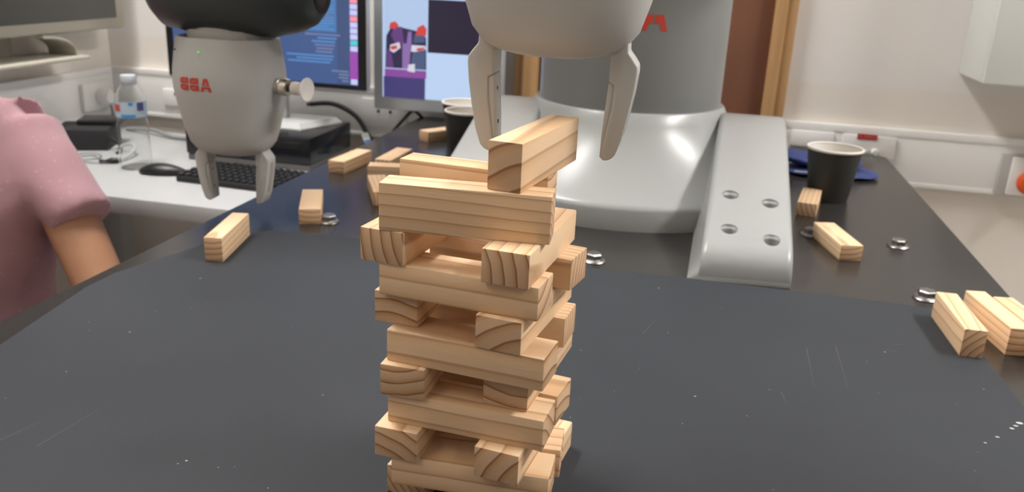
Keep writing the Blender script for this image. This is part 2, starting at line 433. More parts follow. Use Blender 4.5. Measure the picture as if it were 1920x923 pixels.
TG = 'blocks stacked in the wooden tower'
def lz(k): return MT + (10 - k)*T
zt0 = lz(1) + Wd
tower = [
 (-0.0869,0.4491,zt0,80.9,1,'topmost pine block of the tower, lying crosswise between the gripper fingers',(0.92,0.30,0.5,0.12)),
 (-0.1142,0.4100,lz(1),4.5,1,'wide striped pine block on edge at the tower front, directly under the topmost block',(0.90,0.24,0.35,0.62)),
 (-0.1223,0.4588,lz(1),-5.8,1,'pale pine block on edge at the tower back, just under the topmost block',(0.15,0.45,0.9,0.3)),
 (-0.1517,0.4431,lz(2),82.8,0,'pine block end with slanted rings sticking out upper left of the tower',(0.93,0.40,0.5,0.5)),
 (-0.0831,0.4321,lz(2),84.3,0,'pine block end with upright rings under the right end of the striped block',(0.02,0.58,0.6,0.45)),
 (-0.1136,0.4084,lz(3),-6.3,0,'fourth front crosswise tower block from the table, below the striped block',(0.70,0.10,0.6,0.2)),
 (-0.1032,0.4603,lz(3),-11.1,0,'pine block with ringed end sticking out farthest right of the tower',(0.03,0.62,0.5,0.75)),
 (-0.1482,0.4496,lz(4),85.7,0,'pine block end with one flat dark ring at the tower left, mid height',(0.45,0.98,0.35,0.35)),
 (-0.0841,0.4334,lz(4),82.4,0,'pine block with rough speckled end at the tower middle right',(0.75,0.93,0.45,0.25)),
 (-0.1080,0.4051,lz(5),-6.4,0,'plain yellowish pine block crossing the tower front at mid height, third from the table',(0.50,0.99,0.3,0.12)),
 (-0.1071,0.4593,lz(5),-4.6,0,'back crosswise block at mid height with striped end showing on the right',(0.98,0.50,0.7,0.7)),
 (-0.1423,0.4369,lz(6),88.9,0,'pine block end with two curved rings at the tower left, lower half',(0.40,0.02,0.4,0.4)),
 (-0.0819,0.4428,lz(6),83.8,0,'recessed pine block end with one curved ring in the tower lower right',(0.55,0.01,0.35,0.4)),
 (-0.1075,0.4061,lz(7),-3.8,0,'second front crosswise tower block from the table, warm brown',(0.85,0.90,0.2,0.3)),
 (-0.1040,0.4385,lz(7),-8.5,0,'plain pine block behind the second front crosswise block, near the tower foot',(0.60,0.97,0.6,0.3)),
 (-0.1426,0.4334,lz(8),86.2,0,'pine block end with rising ring arcs at the tower lower left',(0.30,0.97,0.5,0.35)),
 (-0.0815,0.4286,lz(8),83.0,0,'pine block with plain greyish end at the tower lower right, low down',(0.97,0.85,0.4,0.25)),
 (-0.1047,0.4058,lz(9),2.1,0,'lowest front crosswise block at the foot of the tower',(0.40,0.06,0.35,0.3)),
 (-0.1040,0.4335,lz(9),5.0,0,'lowest back crosswise block at the foot of the tower',(0.20,0.10,0.8,0.5)),
 (-0.1401,0.4521,lz(10),82.4,0,'bottom layer block on the left, with dark ringed end at the picture edge',(0.90,0.20,0.0,0.8)),
 (-0.0790,0.4480,lz(10),83.0,0,'bottom layer block on the right, resting on the rubber sheet',(0.15,0.80,0.4,0.5)),
]
for x, y, z, a, e, lab, c in tower: block(x, y, z, a, e, lab, TG, c)
GG = 'loose blocks scattered on the table'
loose = [
 (-0.4777,0.7710,MT,102.4,1,'loose block on edge with dark end rings, nearest the left table edge',(0.05,0.52,0.6)),
 (-0.4549,0.9227,0,113.5,0,'loose flat block between the two left bolts',(0.50,0.02,0.8)),
 (-0.5085,1.1653,0,85.7,0,'loose block with a reddish knot at its end by the left table edge',(0.60,0.99,0.75)),
 (-0.4525,1.2000,0,89.0,0,'striped loose block behind the pinkish one, left of the robot',(0.03,0.40,0.5)),
 (-0.4180,1.1330,0,14.0,0,'pinkish loose block lying crosswise behind the tower top left',(0.50,0.01,0.4)),
 (-0.4070,1.0270,0,117.0,0,'loose block partly hidden by the left end of the striped tower block',(0.02,0.55,0.6)),
 (-0.4440,1.4270,0,55.0,0,'farthest loose block beside the black cups, left of the robot',(0.30,0.90,0.3)),
 (0.1549,1.1915,0,80.2,0,'loose block in front of the black cup on the right',(0.95,0.30,0.3)),
 (0.1695,1.0160,0,103.7,0,'loose flat block beside the robot foot, on the glossy table at right',(0.45,0.03,0.6)),
 (0.2440,0.7772,MT,92.0,1,'leftmost of the three blocks on edge at the right picture border',(0.85,0.15,0.55)),
 (0.2797,0.7963,0,99.2,1,'middle of the three blocks on edge at the right picture border',(0.10,0.52,0.75)),
 (0.3020,0.7875,0,100.0,1,'rightmost of the three blocks on edge, cut by the right picture border',(0.03,0.60,0.6)),
]
for x, y, z, a, e, lab, c in loose: block(x, y, z, a, e, lab, GG, c)

# ------------------------------------------------------------------ bolts in the tabletop
bolt0 = None
bl = [(-0.4206,0.8975,'hex bolt left of the flat loose block on the left'),(-0.4150,1.0710,'hex bolt in front of the block with the reddish knot'),
      (-0.0980,0.8700,'hex bolt half hidden behind the right side of the tower'),(0.1466,1.0620,'hex bolt half hidden behind the flat loose block at right'),
      (0.2460,1.0520,'hex bolt standing alone in the middle of the right tabletop'),(0.2400,0.8750,'hex bolt behind the leftmost block at the right picture border')]
for i, (x, y, lab) in enumerate(bl):
    e = tag(empty('flange_bolt', (x, y, 0), R(17*i)), lab, 'bolt', 'hex bolts screwed into the table')
    if i == 0:
        bm = bmesh.new(); lathe(bm, [(0.0125,0.0),(0.0128,0.0010),(0.0120,0.0020),(0.0092,0.0032)], 28); f1 = fin('flange', bm, STEEL, e)
        bm = bmesh.new(); lathe(bm, [(0.0090,0.0028),(0.0090,0.0082),(0.0080,0.0092)], 6); f2 = fin('hex_head', bm, STEEL, e, 20)
        bolt0 = (f1.data, f2.data)
    else:
        for n, d in zip(('flange', 'hex_head'), bolt0):
            o = bpy.data.objects.new(n, d); COL.objects.link(o); o.parent = e

# ------------------------------------------------------------------ robot
RB = tag(empty('two_armed_robot', (-0.10, 1.20, 0)), 'light grey two-armed robot standing on the black table', 'robot')
RO = Vector((-0.10, 1.20, 0))
def rel(p): return Vector(p) - RO

# flared base
cx, cy = -0.105, 1.21
prof = [(0.222,0.0),(0.2245,0.026),(0.223,0.0305),(0.2195,0.0335),(0.213,0.037),(0.190,0.054),(0.168,0.074),(0.150,0.095),(0.138,0.114),(0.1325,0.126),(0.130,0.1285),(0.120,0.129)]
bm = bmesh.new(); lathe(bm, prof, 96, (cx+0.10, cy-1.20, 0)); fin('base_skirt', bm, ROBOT, RB, 35)
# torso
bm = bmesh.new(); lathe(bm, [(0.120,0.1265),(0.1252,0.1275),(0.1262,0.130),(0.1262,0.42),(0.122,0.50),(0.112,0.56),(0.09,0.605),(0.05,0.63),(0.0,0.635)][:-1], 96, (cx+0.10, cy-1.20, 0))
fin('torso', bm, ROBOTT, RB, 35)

# feet with bolt holes
def foot(sgn):
    """right-hand foot built at its place, mirrored about the robot's middle plane for the left"""
    st = [(0.8505,0.006),(0.8515,0.016),(0.8545,0.0245),(0.8605,0.0315),(0.870,0.037),(0.884,0.0425),(0.902,0.0480),(0.94,0.0597),(0.98,0.0719),(1.02,0.0841),(1.06,0.0963),(1.10,0.1085),(1.135,0.1192),(1.152,0.1238),(1.168,0.1255),(1.185,0.1235),(1.25,0.110),(1.34,0.090),(1.37,0.07)]
    rings = []
    for y, zt_ in st:
        k = (y-0.85)/0.33
        xi = 0.0135 + 0.0085*min(k, 1.2); xib = xi - 0.011 - 0.004*min(k, 1); xo = 0.1065; xob = 0.1065
        r = min(0.007, zt_*0.45)
        ring = [(xob, 0.0)]
        for a in range(0, 91, 18): ring.append((xo - r + r*math.cos(R(a)), zt_ - r + r*math.sin(R(a))))
        for a in range(90, 181, 18): ring.append((xi + r + r*math.cos(R(a)), zt_ - r + r*math.sin(R(a))))
        ring.append((xib, 0.0))
        sk = max(0.0, 1 - k*2.5)*0.06
        pts = []
        for x, z in ring:
            yy = y + (x-0.0135)*sk
            X = x + 0.097
            pts.append((sgn*X + (-0.097+0.10), yy-1.20, z))
        rings.append(pts)
    bm = bmesh.new(); loft(bm, rings)
    o = fin('foot', bm, ROBOT, RB, 30)
    # drill the four bolt holes
    cut = bmesh.new(); holes = [(0.0400,0.9600),(0.0832,0.9505),(0.0405,0.8930),(0.0842,0.8830)]
    for hx, hy in holes:
        X = sgn*(hx+0.097) + 0.003; zt_ = 0.049 + 0.305*(hy-0.905)
        lathe(cut, [(0.0082,0.004),(0.0082,zt_-0.0020),(0.0100,zt_+0.0006),(0.0110,zt_+0.02)], 24, (X, hy-1.20, 0))
    bmesh.ops.recalc_face_normals(cut, faces=cut.faces)
    cm = bpy.data.meshes.new('cutter'); cut.to_mesh(cm); cut.free()
    co = bpy.data.objects.new('cutter', cm); COL.objects.link(co); co.parent = RB
    md = o.modifiers.new('holes', 'BOOLEAN'); md.operation = 'DIFFERENCE'; md.object = co; md.solver = 'EXACT'
    bpy.context.view_layer.update()
    dg = bpy.context.evaluated_depsgraph_get()
    nm = bpy.data.meshes.new_from_object(o.evaluated_get(dg))
    o.modifiers.clear(); o.data = nm
    nm.shade_smooth(); nm.set_sharp_from_angle(angle=R(30))
    bpy.data.objects.remove(co)
    for hx, hy in holes:
        bm = bmesh.new(); lathe(bm, [(0.0070,0.0035),(0.0070,0.012),(0.0060,0.013)], 12, (sgn*(hx+0.097)+0.003, hy-1.20, 0))
        fin('mounting_bolt', bm, HOLE, o)
foot(1); foot(-1)

# lettering: cells of a grid mapped onto a curved front face
def letter_cells(ch, nx=26, ny=24):
    out = []
    for i in range(nx):
        for j in range(ny):
            x = (i+0.5)/nx; y = (j+0.5)/ny; ok = False
            if ch == 'B':
                ok = True
                if x > 0.78 and (abs(y-0.5) > 0.42 or abs(y-0.5) < 0.06): ok = False
                if abs(y-0.5) < 0.03: ok = False
                if 0.38 < x < 0.70 and (abs(y-0.75) < 0.03 or abs(y-0.25) < 0.03): ok = False
                if abs(x-0.30) < 0.018: ok = False
            elif ch == 'A':
                hw = 0.17 + 0.33*(1-y)
                ok = abs(x-0.5) < hw
                if abs(y-0.42) < 0.045: ok = False
                if y < 0.20 and abs(x-0.5) < 0.20: ok = False
                if 0.5 < y < 0.72 and abs(x-0.5) < 0.07: ok = False
            elif ch == 'a':     # squat torso letter: two legs under a broad top
                hw = 0.33 + 0.17*(1-y)
                ok = abs(x-0.5) < hw
                if y < 0.45 and abs(x-0.5) < 0.24 - 0.06*(y/0.45) + 0.03: ok = False
                if abs(x-0.5) < 0.02: ok = False
            if ok: out.append((i/nx, (i+1)/nx, j/ny, (j+1)/ny))
    return out

def lettering(name, parent, surf, items, nx=26, ny=24):
    """items: (char, x0, width, z0, height, mirrored)"""
    bm = bmesh.new()
    for ch, x0, w, z0, h, mir in items:
        for a, b_, c, d in letter_cells(ch, nx, ny):
            if mir: a, b_ = 1-b_, 1-a
            bm.faces.new([bm.verts.new(surf(x0+w*u, z0+h*v)) for u, v in ((a,c),(b_,c),(b_,d),(a,d))])
    return fin(name, bm, RED, parent, 0)
def tsurf(x, z):
    return (x, (cy-1.20) - math.sqrt(0.1262**2 - (x-(cx+0.10))**2) - 0.0006, z)
# world x of the visible letter runs -0.0865 .. -0.0553
lettering('logo_lettering', RB, tsurf, [('a', 0.0125, 0.032, 0.2315, 0.019, False), ('B', -0.0125, 0.021, 0.2315, 0.019, True), ('B', -0.0375, 0.021, 0.2315, 0.019, True)])

# grippers
BSEC = [(0.0,0.018),(0.0010,0.024),(0.0025,0.0310),(0.0050,0.0375),(0.009,0.0430),(0.016,0.0485),(0.032,0.0535),(0.057,0.0592),(0.075,0.0622),(0.085,0.0630),(0.10,0.0620),(0.114,0.0600),(0.128,0.0578),(0.135,0.0565)]
def ahalf(z):
    for (z0, a0), (z1, a1) in zip(BSEC, BSEC[1:]):
        if z0 <= z <= z1: return a0 + (a1-a0)*(z-z0)/(z1-z0)
    return BSEC[-1][1]
BF = 0.78; EX = 2.5
FING = [(0.0338,0.012),(0.0435,0.012),(0.0437,0.0055),(0.0470,0.0015),(0.0497,-0.0022),(0.0499,-0.006),(0.0489,-0.017),(0.0466,-0.0314),(0.0440,-0.0446),(0.0408,-0.0540),(0.0385,-0.0566),(0.0352,-0.0578),(0.0330,-0.0572),(0.0323,-0.055),(0.0345,-0.040),(0.0368,-0.026),(0.0372,-0.0135),(0.0340,-0.0118)]
PAD = [(0.0338,-0.0118),(0.0380,-0.0135),(0.0375,-0.030),(0.0345,-0.048),(0.0330,-0.0565),(0.0318,-0.0565),(0.0322,-0.040),(0.0330,-0.026),(0.0336,-0.0150)]
def gripper(loc, yaw, label, shift=0.0, extras=False, xoff=0.0):
    g = empty('gripper', rel(loc), yaw, RB); tag(g, label)
    bm = bmesh.new()
    rings = [sup(0, 0, a, a*BF, z, 56, EX) for z, a in BSEC]
    V = loft(bm, rings, True, False)
    # rolled rim and recess at the top
    ins = [sup(0, 0, 0.0535, 0.0535*BF, 0.1355, 56, EX), sup(0, 0, 0.0525, 0.0525*BF, 0.132, 56, EX), sup(0, 0, 0.050, 0.050*BF, 0.118, 56, EX)]
    top = V[-1]
    for rg in ins:
        nv = [bm.verts.new(p) for p in rg]
        for i in range(56): bm.faces.new((top[i], top[(i+1) % 56], nv[(i+1) % 56], nv[i]))
        top = nv
    bm.faces.new(top)
    fin('gripper_body', bm, ROBOTM, g, 35)
    bm = bmesh.new(); loft(bm, [sup(0, 0, a_, a_*0.74, z_, 40, 2.2) for a_, z_ in ((0.0455,0.1175),(0.0455,0.1435),(0.043,0.1437),(0.043,0.150))]); fin('wrist_flange', bm, ROBOTM, g)
    for s in (-1, 1):
        bm = bmesh.new()
        prism(bm, [(s*(x-shift)+xoff, z) for x, z in FING], -0.0105, 0.0105)
        bevel_all(bm, 0.0022, 3)
        fg = fin('finger', bm, ROBOTM, g, 50)
        bm = bmesh.new(); prism(bm, [(s*(x-shift)+xoff, z) for x, z in PAD], -0.0092, 0.0092); bevel_all(bm, 0.0006, 1)
        # screw heads on the inner pad
        for zz in (-0.021, -0.041):
            ring = [(s*(0.0324-shift-0.0006*(1 if zz < -0.03 else -1.0))+xoff, 0.0009*math.cos(2*pi*k/8)-0.001, zz+0.0013*math.sin(2*pi*k/8)) for k in range(8)]
            loft(bm, [ring, [(x + s*0.002, y, z) for x, y, z in ring]], mi=1)
        o = fin('finger_pad', bm, [ROBOTM, HOLE], g, 50)
        # outer slot of the finger
        sl = [(0.0495,-0.0075),(0.0488,-0.0165),(0.0467,-0.030),(0.0443,-0.0425),(0.0425,-0.0478)]
        bm = bmesh.new(); rings = []
        for x, z in sl:
            xx = s*(x-shift+0.0003)+xoff
            rings.append([(xx, -0.0045, z), (xx, 0.0045, z), (xx - s*0.002, 0.0045, z), (xx - s*0.002, -0.0045, z)])
        loft(bm, rings); fin('finger_slot', bm, SLOT, g, 30)
    # wrist link
    bm = bmesh.new(); rings = []
    for x, r in ((-0.085,0.018),(-0.083,0.030),(-0.077,0.041),(-0.066,0.051),(-0.03,0.0565),(0.02,0.0575),(0.06,0.0545),(0.088,0.048),(0.104,0.040),(0.112,0.031),(0.1135,0.026)):
        rings.append([(x, r*math.cos(2*pi*k/40)*0.95, 0.1925 + r*math.sin(2*pi*k/40)) for k in range(40)])
    loft(bm, rings); fin('wrist_link', bm, ROBOTD, g, 45)
    bm = bmesh.new(); rings = [[(x, r*math.cos(2*pi*k/32), 0.1925 + r*math.sin(2*pi*k/32)) for k in range(32)] for x, r in ((0.112,0.027),(0.1145,0.0265),(0.1145,0.020),(0.1125,0.019))]
    loft(bm, rings); fin('wrist_cap', bm, BLACKM, g, 45)
    return g
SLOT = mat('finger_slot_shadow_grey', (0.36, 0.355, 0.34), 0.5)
def gsurf(x, z):
    a = ahalf(z); b_ = a*BF
    t = max(0.0, 1 - abs(x/a)**EX)
    return (x, -b_*t**(1/EX) - 0.0005, z)
G1 = gripper((-0.0890, 0.5000, 0.2535), R(1), 'gripper above the tower top')
G2 = gripper((-0.5350, 0.8900, 0.0745), R(4), 'gripper with red lettering and suction cup, hanging at left', shift=0.004)
lettering('logo_lettering', G2, gsurf, [('A', -0.0115, 0.0135, 0.0785, 0.0145, False), ('B', -0.0245, 0.0112, 0.0785, 0.0145, True), ('B', -0.0375, 0.0112, 0.0785, 0.0145, True)])
bm = bmesh.new(); c = gsurf(-0.012, 0.121); lathe(bm, [(0.0011,0.0),(0.0009,0.001)], 10)
bmesh.ops.rotate(bm, verts=bm.verts, cent=(0,0,0), matrix=Matrix.Rotation(R(90), 3, 'X')); bmesh.ops.translate(bm, verts=bm.verts, vec=c)
fin('status_light', bm, LED, G2)
bm = bmesh.new(); c = gsurf(-0.047, 0.121); box(bm, c[0]-0.001, c[0]+0.002, c[1]-0.0004, c[1]+0.001, c[2]-0.001, c[2]+0.001); fin('pin_hole', bm, HOLE, G2)
# suction fitting on the right flank of the far gripper
def xlathe(name, prof, mat_, parent, c, n=28, yaw=0.0, nrm=40):
    bm = bmesh.new(); ca, sa = math.cos(yaw), math.sin(yaw)
    rings = [[(c[0] + x*ca - r*math.cos(2*pi*k/n)*sa, c[1] + x*sa + r*math.cos(2*pi*k/n)*ca, c[2] + r*math.sin(2*pi*k/n)) for k in range(n)] for r, x in prof]
    loft(bm, rings); return fin(name, bm, mat_, parent, nrm)
sc_ = (0.0635, -0.012, 0.0845)
yw = R(-14)
xlathe('suction_fitting', [(0.0092,-0.003),(0.0092,0.0035),(0.0085,0.004),(0.0098,0.0055),(0.0098,0.0125),(0.0088,0.015),(0.0055,0.0155)], BRASS, G2, sc_, 24, yw)
xlathe('suction_stem', [(0.0048,0.013),(0.0048,0.024)], BLACKP, G2, sc_, 20, yw)
xlathe('suction_cup', [(0.0072,0.020),(0.0076,0.023),(0.0072,0.030),(0.0080,0.033),(0.0120,0.0365),(0.0132,0.0385),(0.0128,0.0392),(0.0060,0.0378),(0.0015,0.0378)], SILIC, G2, sc_, 30, yw)
# arms above the picture, carrying the grippers
def arm(pts, rads, name):
    bm = bmesh.new(); tube(bm, smooth_pts([rel(p) for p in pts], 6), [rads[0] + (rads[1]-rads[0])*i/((len(pts)-1)*6) for i in range((len(pts)-1)*6+1)], 24)
    fin(name, bm, ROBOT, RB)
arm([(-0.54,0.895,0.31),(-0.56,0.99,0.44),(-0.50,1.12,0.54),(-0.36,1.20,0.53),(-0.20,1.21,0.50)], (0.048,0.075), 'arm')
arm([(-0.085,0.51,0.49),(0.00,0.66,0.66),(0.12,0.90,0.74),(0.13,1.12,0.65),(0.02,1.20,0.52)], (0.048,0.075), 'arm')

for sx in (-1, 1):  # unseen shoulder bulks, added to keep lamp light off the torso
    bm = bmesh.new(); rings = []
    for k in range(13):
        a = R(-88 + 176*k/12); q = math.cos(a)
        rings.append([(-0.005 + sx*0.165 + 0.125*q*math.cos(2*pi*i/28), -0.045 + 0.135*q*math.sin(2*pi*i/28), 0.50 + 0.115*math.sin(a)) for i in range(28)])
    loft(bm, rings); fin('shoulder', bm, ROBOT, RB, 60)

# ------------------------------------------------------------------ cups
def cup(x, y, h, rt, rb, label):
    e = tag(empty('paper_cup', (x, y, 0)), label, 'cup', 'black paper cups on the table')
    bm = bmesh.new(); lathe(bm, [(rb,0.0),(rb+0.0006,0.002),(rt-0.0012,h-0.003)], 48, cap1=False); fin('cup_wall', bm, CUPB, e)
    bm = bmesh.new(); lathe(bm, [(rb-0.002,0.004),(rt-0.0030,h-0.004)], 48, cap0=True, cap1=False); fin('cup_inside', bm, CUPW, e)
    bm = bmesh.new()
    rings = []
    for k in range(10):
        a = 2*pi*k/10; rr = rt - 0.0012 + 0.0019*math.cos(a); zz = h - 0.003 + 0.0021*math.sin(a)
        rings.append([(rr*math.cos(2*pi*i/48), rr*math.sin(2*pi*i/48), zz) for i in range(48)])
    loft(bm, rings + [rings[0]], False, False); bmesh.ops.remove_doubles(bm, verts=bm.verts, dist=1e-6); fin('cup_rim', bm, CUPW, e)
cup(0.187, 1.2575, 0.0775, 0.0385, 0.0270, 'black paper cup with white rim standing on the right of the robot')
cup(-0.366, 1.300, 0.0785, 0.0365, 0.0260, 'front one of the two black cups left of the robot')
cup(-0.400, 1.399, 0.0750, 0.0385, 0.0270, 'rear one of the two black cups left of the robot')

# folded cloth pouch
pch = tag(empty('cloth_pouch', (0.205, 1.43, 0)), 'dark blue folded cloth pouch behind the right cup', 'pouch')
def cushion(name, cx_, cy_, a, b_, z0, z1, rot, mat_, e=2.8, lift=0.0):
    bm = bmesh.new(); rings = []
    for k in range(9):
        t = k/8; s = math.sin(pi*(0.06 + 0.88*t))**0.45
        rings.append(sup(0, 0, a*s, b_*s, z0 + (z1-z0)*t, 36, e))
    loft(bm, rings)
    for v in bm.verts:
        v.co.z += lift*max(0.0, -v.co.x/a)*((v.co.z - z0)/(z1-z0)) + 0.0012*math.sin(v.co.x*160+v.co.y*90)*((v.co.z - z0)/(z1-z0))
    bmesh.ops.rotate(bm, verts=bm.verts, cent=(0,0,0), matrix=Matrix.Rotation(rot, 3, 'Z'))
    bmesh.ops.translate(bm, verts=bm.verts, vec=(cx_, cy_, 0))
    return fin(name, bm, mat_, pch, 60)
cushion('lower_fold', 0.006, 0.0, 0.074, 0.046, 0.0, 0.011, R(8), POUCH)
cushion('upper_fold', -0.010, 0.012, 0.066, 0.040, 0.0115, 0.026, R(12), POUCH, lift=0.012)
bm = bmesh.new(); box(bm, -0.055, 0.0, -0.0485, -0.046, 0.0085, 0.0105); bevel_all(bm, 0.0006, 1); fin('zip_band', bm, SILVER, pch)

# ------------------------------------------------------------------ sockets and switches on the trunking
def plate(name, loc, w, h, d, label, cat, axis='y', mat_=None, group=None):
    e = tag(empty(name, loc), label, cat, group)
    if axis == 'x': e.rotation_euler = (0, 0, R(90))
    bm = bmesh.new(); box(bm, -w/2, w/2, -d, 0.0, -h/2, h/2); bevel_all(bm, 0.0018, 2); fin('faceplate', bm, mat_ or TRUNK2, e)
    return e
FY = WALLY - 0.015
p1 = plate('socket_plate', (0.200, FY, 0.0175), 0.076, 0.030, 0.006, 'blank white plate on the trunking left of the red label', 'socket')
p2 = plate('socket_plate', (0.300, FY, 0.0125), 0.092, 0.040, 0.006, 'white outlet plate with red label above the right cup', 'socket')
bm = bmesh.new(); box(bm, -0.022, 0.012, -0.0075, -0.005, 0.0130, 0.0225); fin('red_label', bm, LABELR, p2)
bm = bmesh.new()
for i, wv in enumerate((0.0035, 0.0015, 0.0032, 0.0036, 0.0030, 0.0034)):
    x = -0.0195 + i*0.0049
    box(bm, x, x+wv, -0.0080, -0.0072, 0.0158, 0.0196)
fin('label_print', bm, mat('label_print_pink', (0.62, 0.16, 0.16), 0.5), p2)
bm = bmesh.new(); lathe(bm, [(0.0060,0.0),(0.0060,0.010),(0.0045,0.012)], 20); bmesh.ops.rotate(bm, verts=bm.verts, cent=(0,0,0), matrix=Matrix.Rotation(R(90), 3, 'X')); bmesh.ops.translate(bm, verts=bm.verts, vec=(0.0115,-0.005,-0.0085)); fin('round_switch', bm, TRUNK2, p2)
bm = bmesh.new(); box(bm, -0.04, 0.0, -0.0085, -0.005, -0.012, -0.006); bevel_all(bm, 0.001, 1); fin('rocker_strip', bm, TRUNK, p2)
# right-hand boxed outlet with an orange plug
p3 = plate('power_outlet', (0.575, FY, -0.016), 0.104, 0.076, 0.012, 'boxed power outlet with orange plug at the right picture border', 'outlet', mat_=mat('outlet_grey_box', (0.50, 0.48, 0.46), 0.5))
bm = bmesh.new(); box(bm, -0.036, 0.044, -0.020, -0.011, -0.034, 0.034); bevel_all(bm, 0.0025, 2); fin('outlet_frame', bm, TRUNK2, p3)
bm = bmesh.new(); lathe(bm, [(0.0200,0.0),(0.0210,0.004),(0.0205,0.016),(0.017,0.020)], 32); bmesh.ops.rotate(bm, verts=bm.verts, cent=(0,0,0), matrix=Matrix.Rotation(R(90), 3, 'X')); bmesh.ops.translate(bm, verts=bm.verts, vec=(-0.004,-0.019,-0.008)); fin('orange_plug', bm, ORANGE, p3)
bm = bmesh.new(); lathe(bm, [(0.011,0.0),(0.010,0.014),(0.006,0.022)], 24); bmesh.ops.rotate(bm, verts=bm.verts, cent=(0,0,0), matrix=Matrix.Rotation(R(90), 3, 'X')); bmesh.ops.translate(bm, verts=bm.verts, vec=(-0.001,-0.038,-0.010)); fin('plug_grip', bm, mat('plug_grip_grey', (0.22, 0.22, 0.24), 0.5), p3)
# left wall outlet with a round white plug
p4 = plate('power_outlet', (WALLX + 0.015, 1.575, -0.008), 0.082, 0.058, 0.010, 'white power outlet with round plug near the room corner', 'outlet', axis='x')
bm = bmesh.new(); lathe(bm, [(0.0190,0.0),(0.0200,0.006),(0.0185,0.018),(0.012,0.025)], 28); bmesh.ops.rotate(bm, verts=bm.verts, cent=(0,0,0), matrix=Matrix.Rotation(R(90), 3, 'X')); bmesh.ops.translate(bm, verts=bm.verts, vec=(0.012,-0.009,-0.002)); fin('round_plug', bm, TRUNK2, p4)
bm = bmesh.new(); tube(bm, smooth_pts([(0.012,-0.018,-0.016),(0.02,-0.025,-0.022),(0.03,-0.02,-0.045),(0.032,-0.02,-0.066)]), 0.0028, 8); fin('plug_cord', bm, CABLEG, p4)
p5 = plate('power_outlet', (-1.120, FY, -0.010), 0.062, 0.036, 0.007, 'white outlet on the trunking half behind the hanging gripper', 'outlet')
bm = bmesh.new(); box(bm, -0.002, 0.006, -0.0085, -0.006, 0.006, 0.012); fin('outlet_slot', bm, HOLE, p5)

# wall cabinet at upper right
wc = tag(empty('wall_cabinet', (0.60, WALLY, 0.152)), 'grey white cabinet hanging on the wall at upper right', 'cabinet')
bbox('cabinet_body', -0.1715, 0.30, -0.139, 0.0, 0.0, 0.62, CABIN, wc, 0.004)
bbox('cabinet_door', -0.1725, 0.30, -0.160, -0.1395, 0.0, 0.62, CABIN, wc, 0.004)
bbox('cabinet_handle', 0.24, 0.25, -0.176, -0.159, 0.25, 0.37, STEEL, wc, 0.003)

# ------------------------------------------------------------------ white desk at the left
DZ = -0.08
dk = tag(empty('desk', (-0.93, 1.39, FLOOR)), 'white laminate desk along the left wall', 'desk')
bm = bmesh.new(); box(bm, -0.355, 0.345, -0.255, 0.222, DZ-FLOOR-0.028, DZ-FLOOR); bevel_all(bm, 0.002, 2); fin('desk_top', bm, DESKW, dk)
for x, y in ((-0.32,-0.2),(0.31,-0.2),(-0.32,0.19),(0.31,0.19)):
    bbox('desk_leg', x-0.02, x+0.02, y-0.02, y+0.02, 0.0, DZ-FLOOR-0.028, SILVER, dk, 0.003)

# water bottle
wb = tag(empty('water_bottle', (-0.990, 1.315, DZ)), 'clear plastic water bottle on the white desk', 'bottle')
BP = [(0.018,0.003),(0.0245,0.0),(0.0265,0.004),(0.0272,0.012),(0.0265,0.022),(0.0272,0.030),(0.0262,0.036),(0.0270,0.043),(0.0258,0.050),(0.0268,0.057),(0.0258,0.064),(0.0268,0.072),(0.0272,0.080),(0.0245,0.088),(0.0262,0.094),(0.0262,0.122),(0.0250,0.128),(0.0215,0.138),(0.0165,0.146),(0.0125,0.150),(0.0118,0.158)]
bm = bmesh.new()
lathe(bm, BP + [(0.0108,0.158)] + [(max(r-0.0010, 0.002), max(z, 0.0015)) for r, z in reversed(BP[:-1])], 40, cap0=False, cap1=False)
fin('bottle_body', bm, CLEAR, wb)
bm = bmesh.new(); lathe(bm, [(0.0128,0.150),(0.0135,0.151),(0.0135,0.164),(0.0125,0.166)], 32); fin('bottle_cap', bm, CAPW, wb)
def label_arc(a0, a1, z0, z1, m_, name, rr=0.02655, n=8, par=None):
    bm = bmesh.new(); lo = []; hi = []
    for i in range(n+1):
        a = R(a0 + (a1-a0)*i/n); lo.append(bm.verts.new((rr*math.cos(a), rr*math.sin(a), z0))); hi.append(bm.verts.new((rr*math.cos(a), rr*math.sin(a), z1)))
    for i in range(n): bm.faces.new((lo[i], lo[i+1], hi[i+1], hi[i]))
    return fin(name, bm, m_, par or wb)
# camera sees the bottle from azimuth about -53 degrees
lab = label_arc(-135, 25, 0.094, 0.1215, PALEL, 'bottle_label', 0.02645, 20)
label_arc(-130, -95, 0.105, 0.1175, REDL, 'label_patch', 0.02665, 8, lab)
label_arc(-92, -40, 0.0945, 0.100, BLUEL, 'label_patch', 0.02665, 8, lab)
label_arc(-62, -46, 0.1155, 0.1212, BLUEL, 'label_patch', 0.02665, 8, lab)
label_arc(-32, -4, 0.106, 0.1208, NAVYL, 'label_patch', 0.02665, 8, lab)

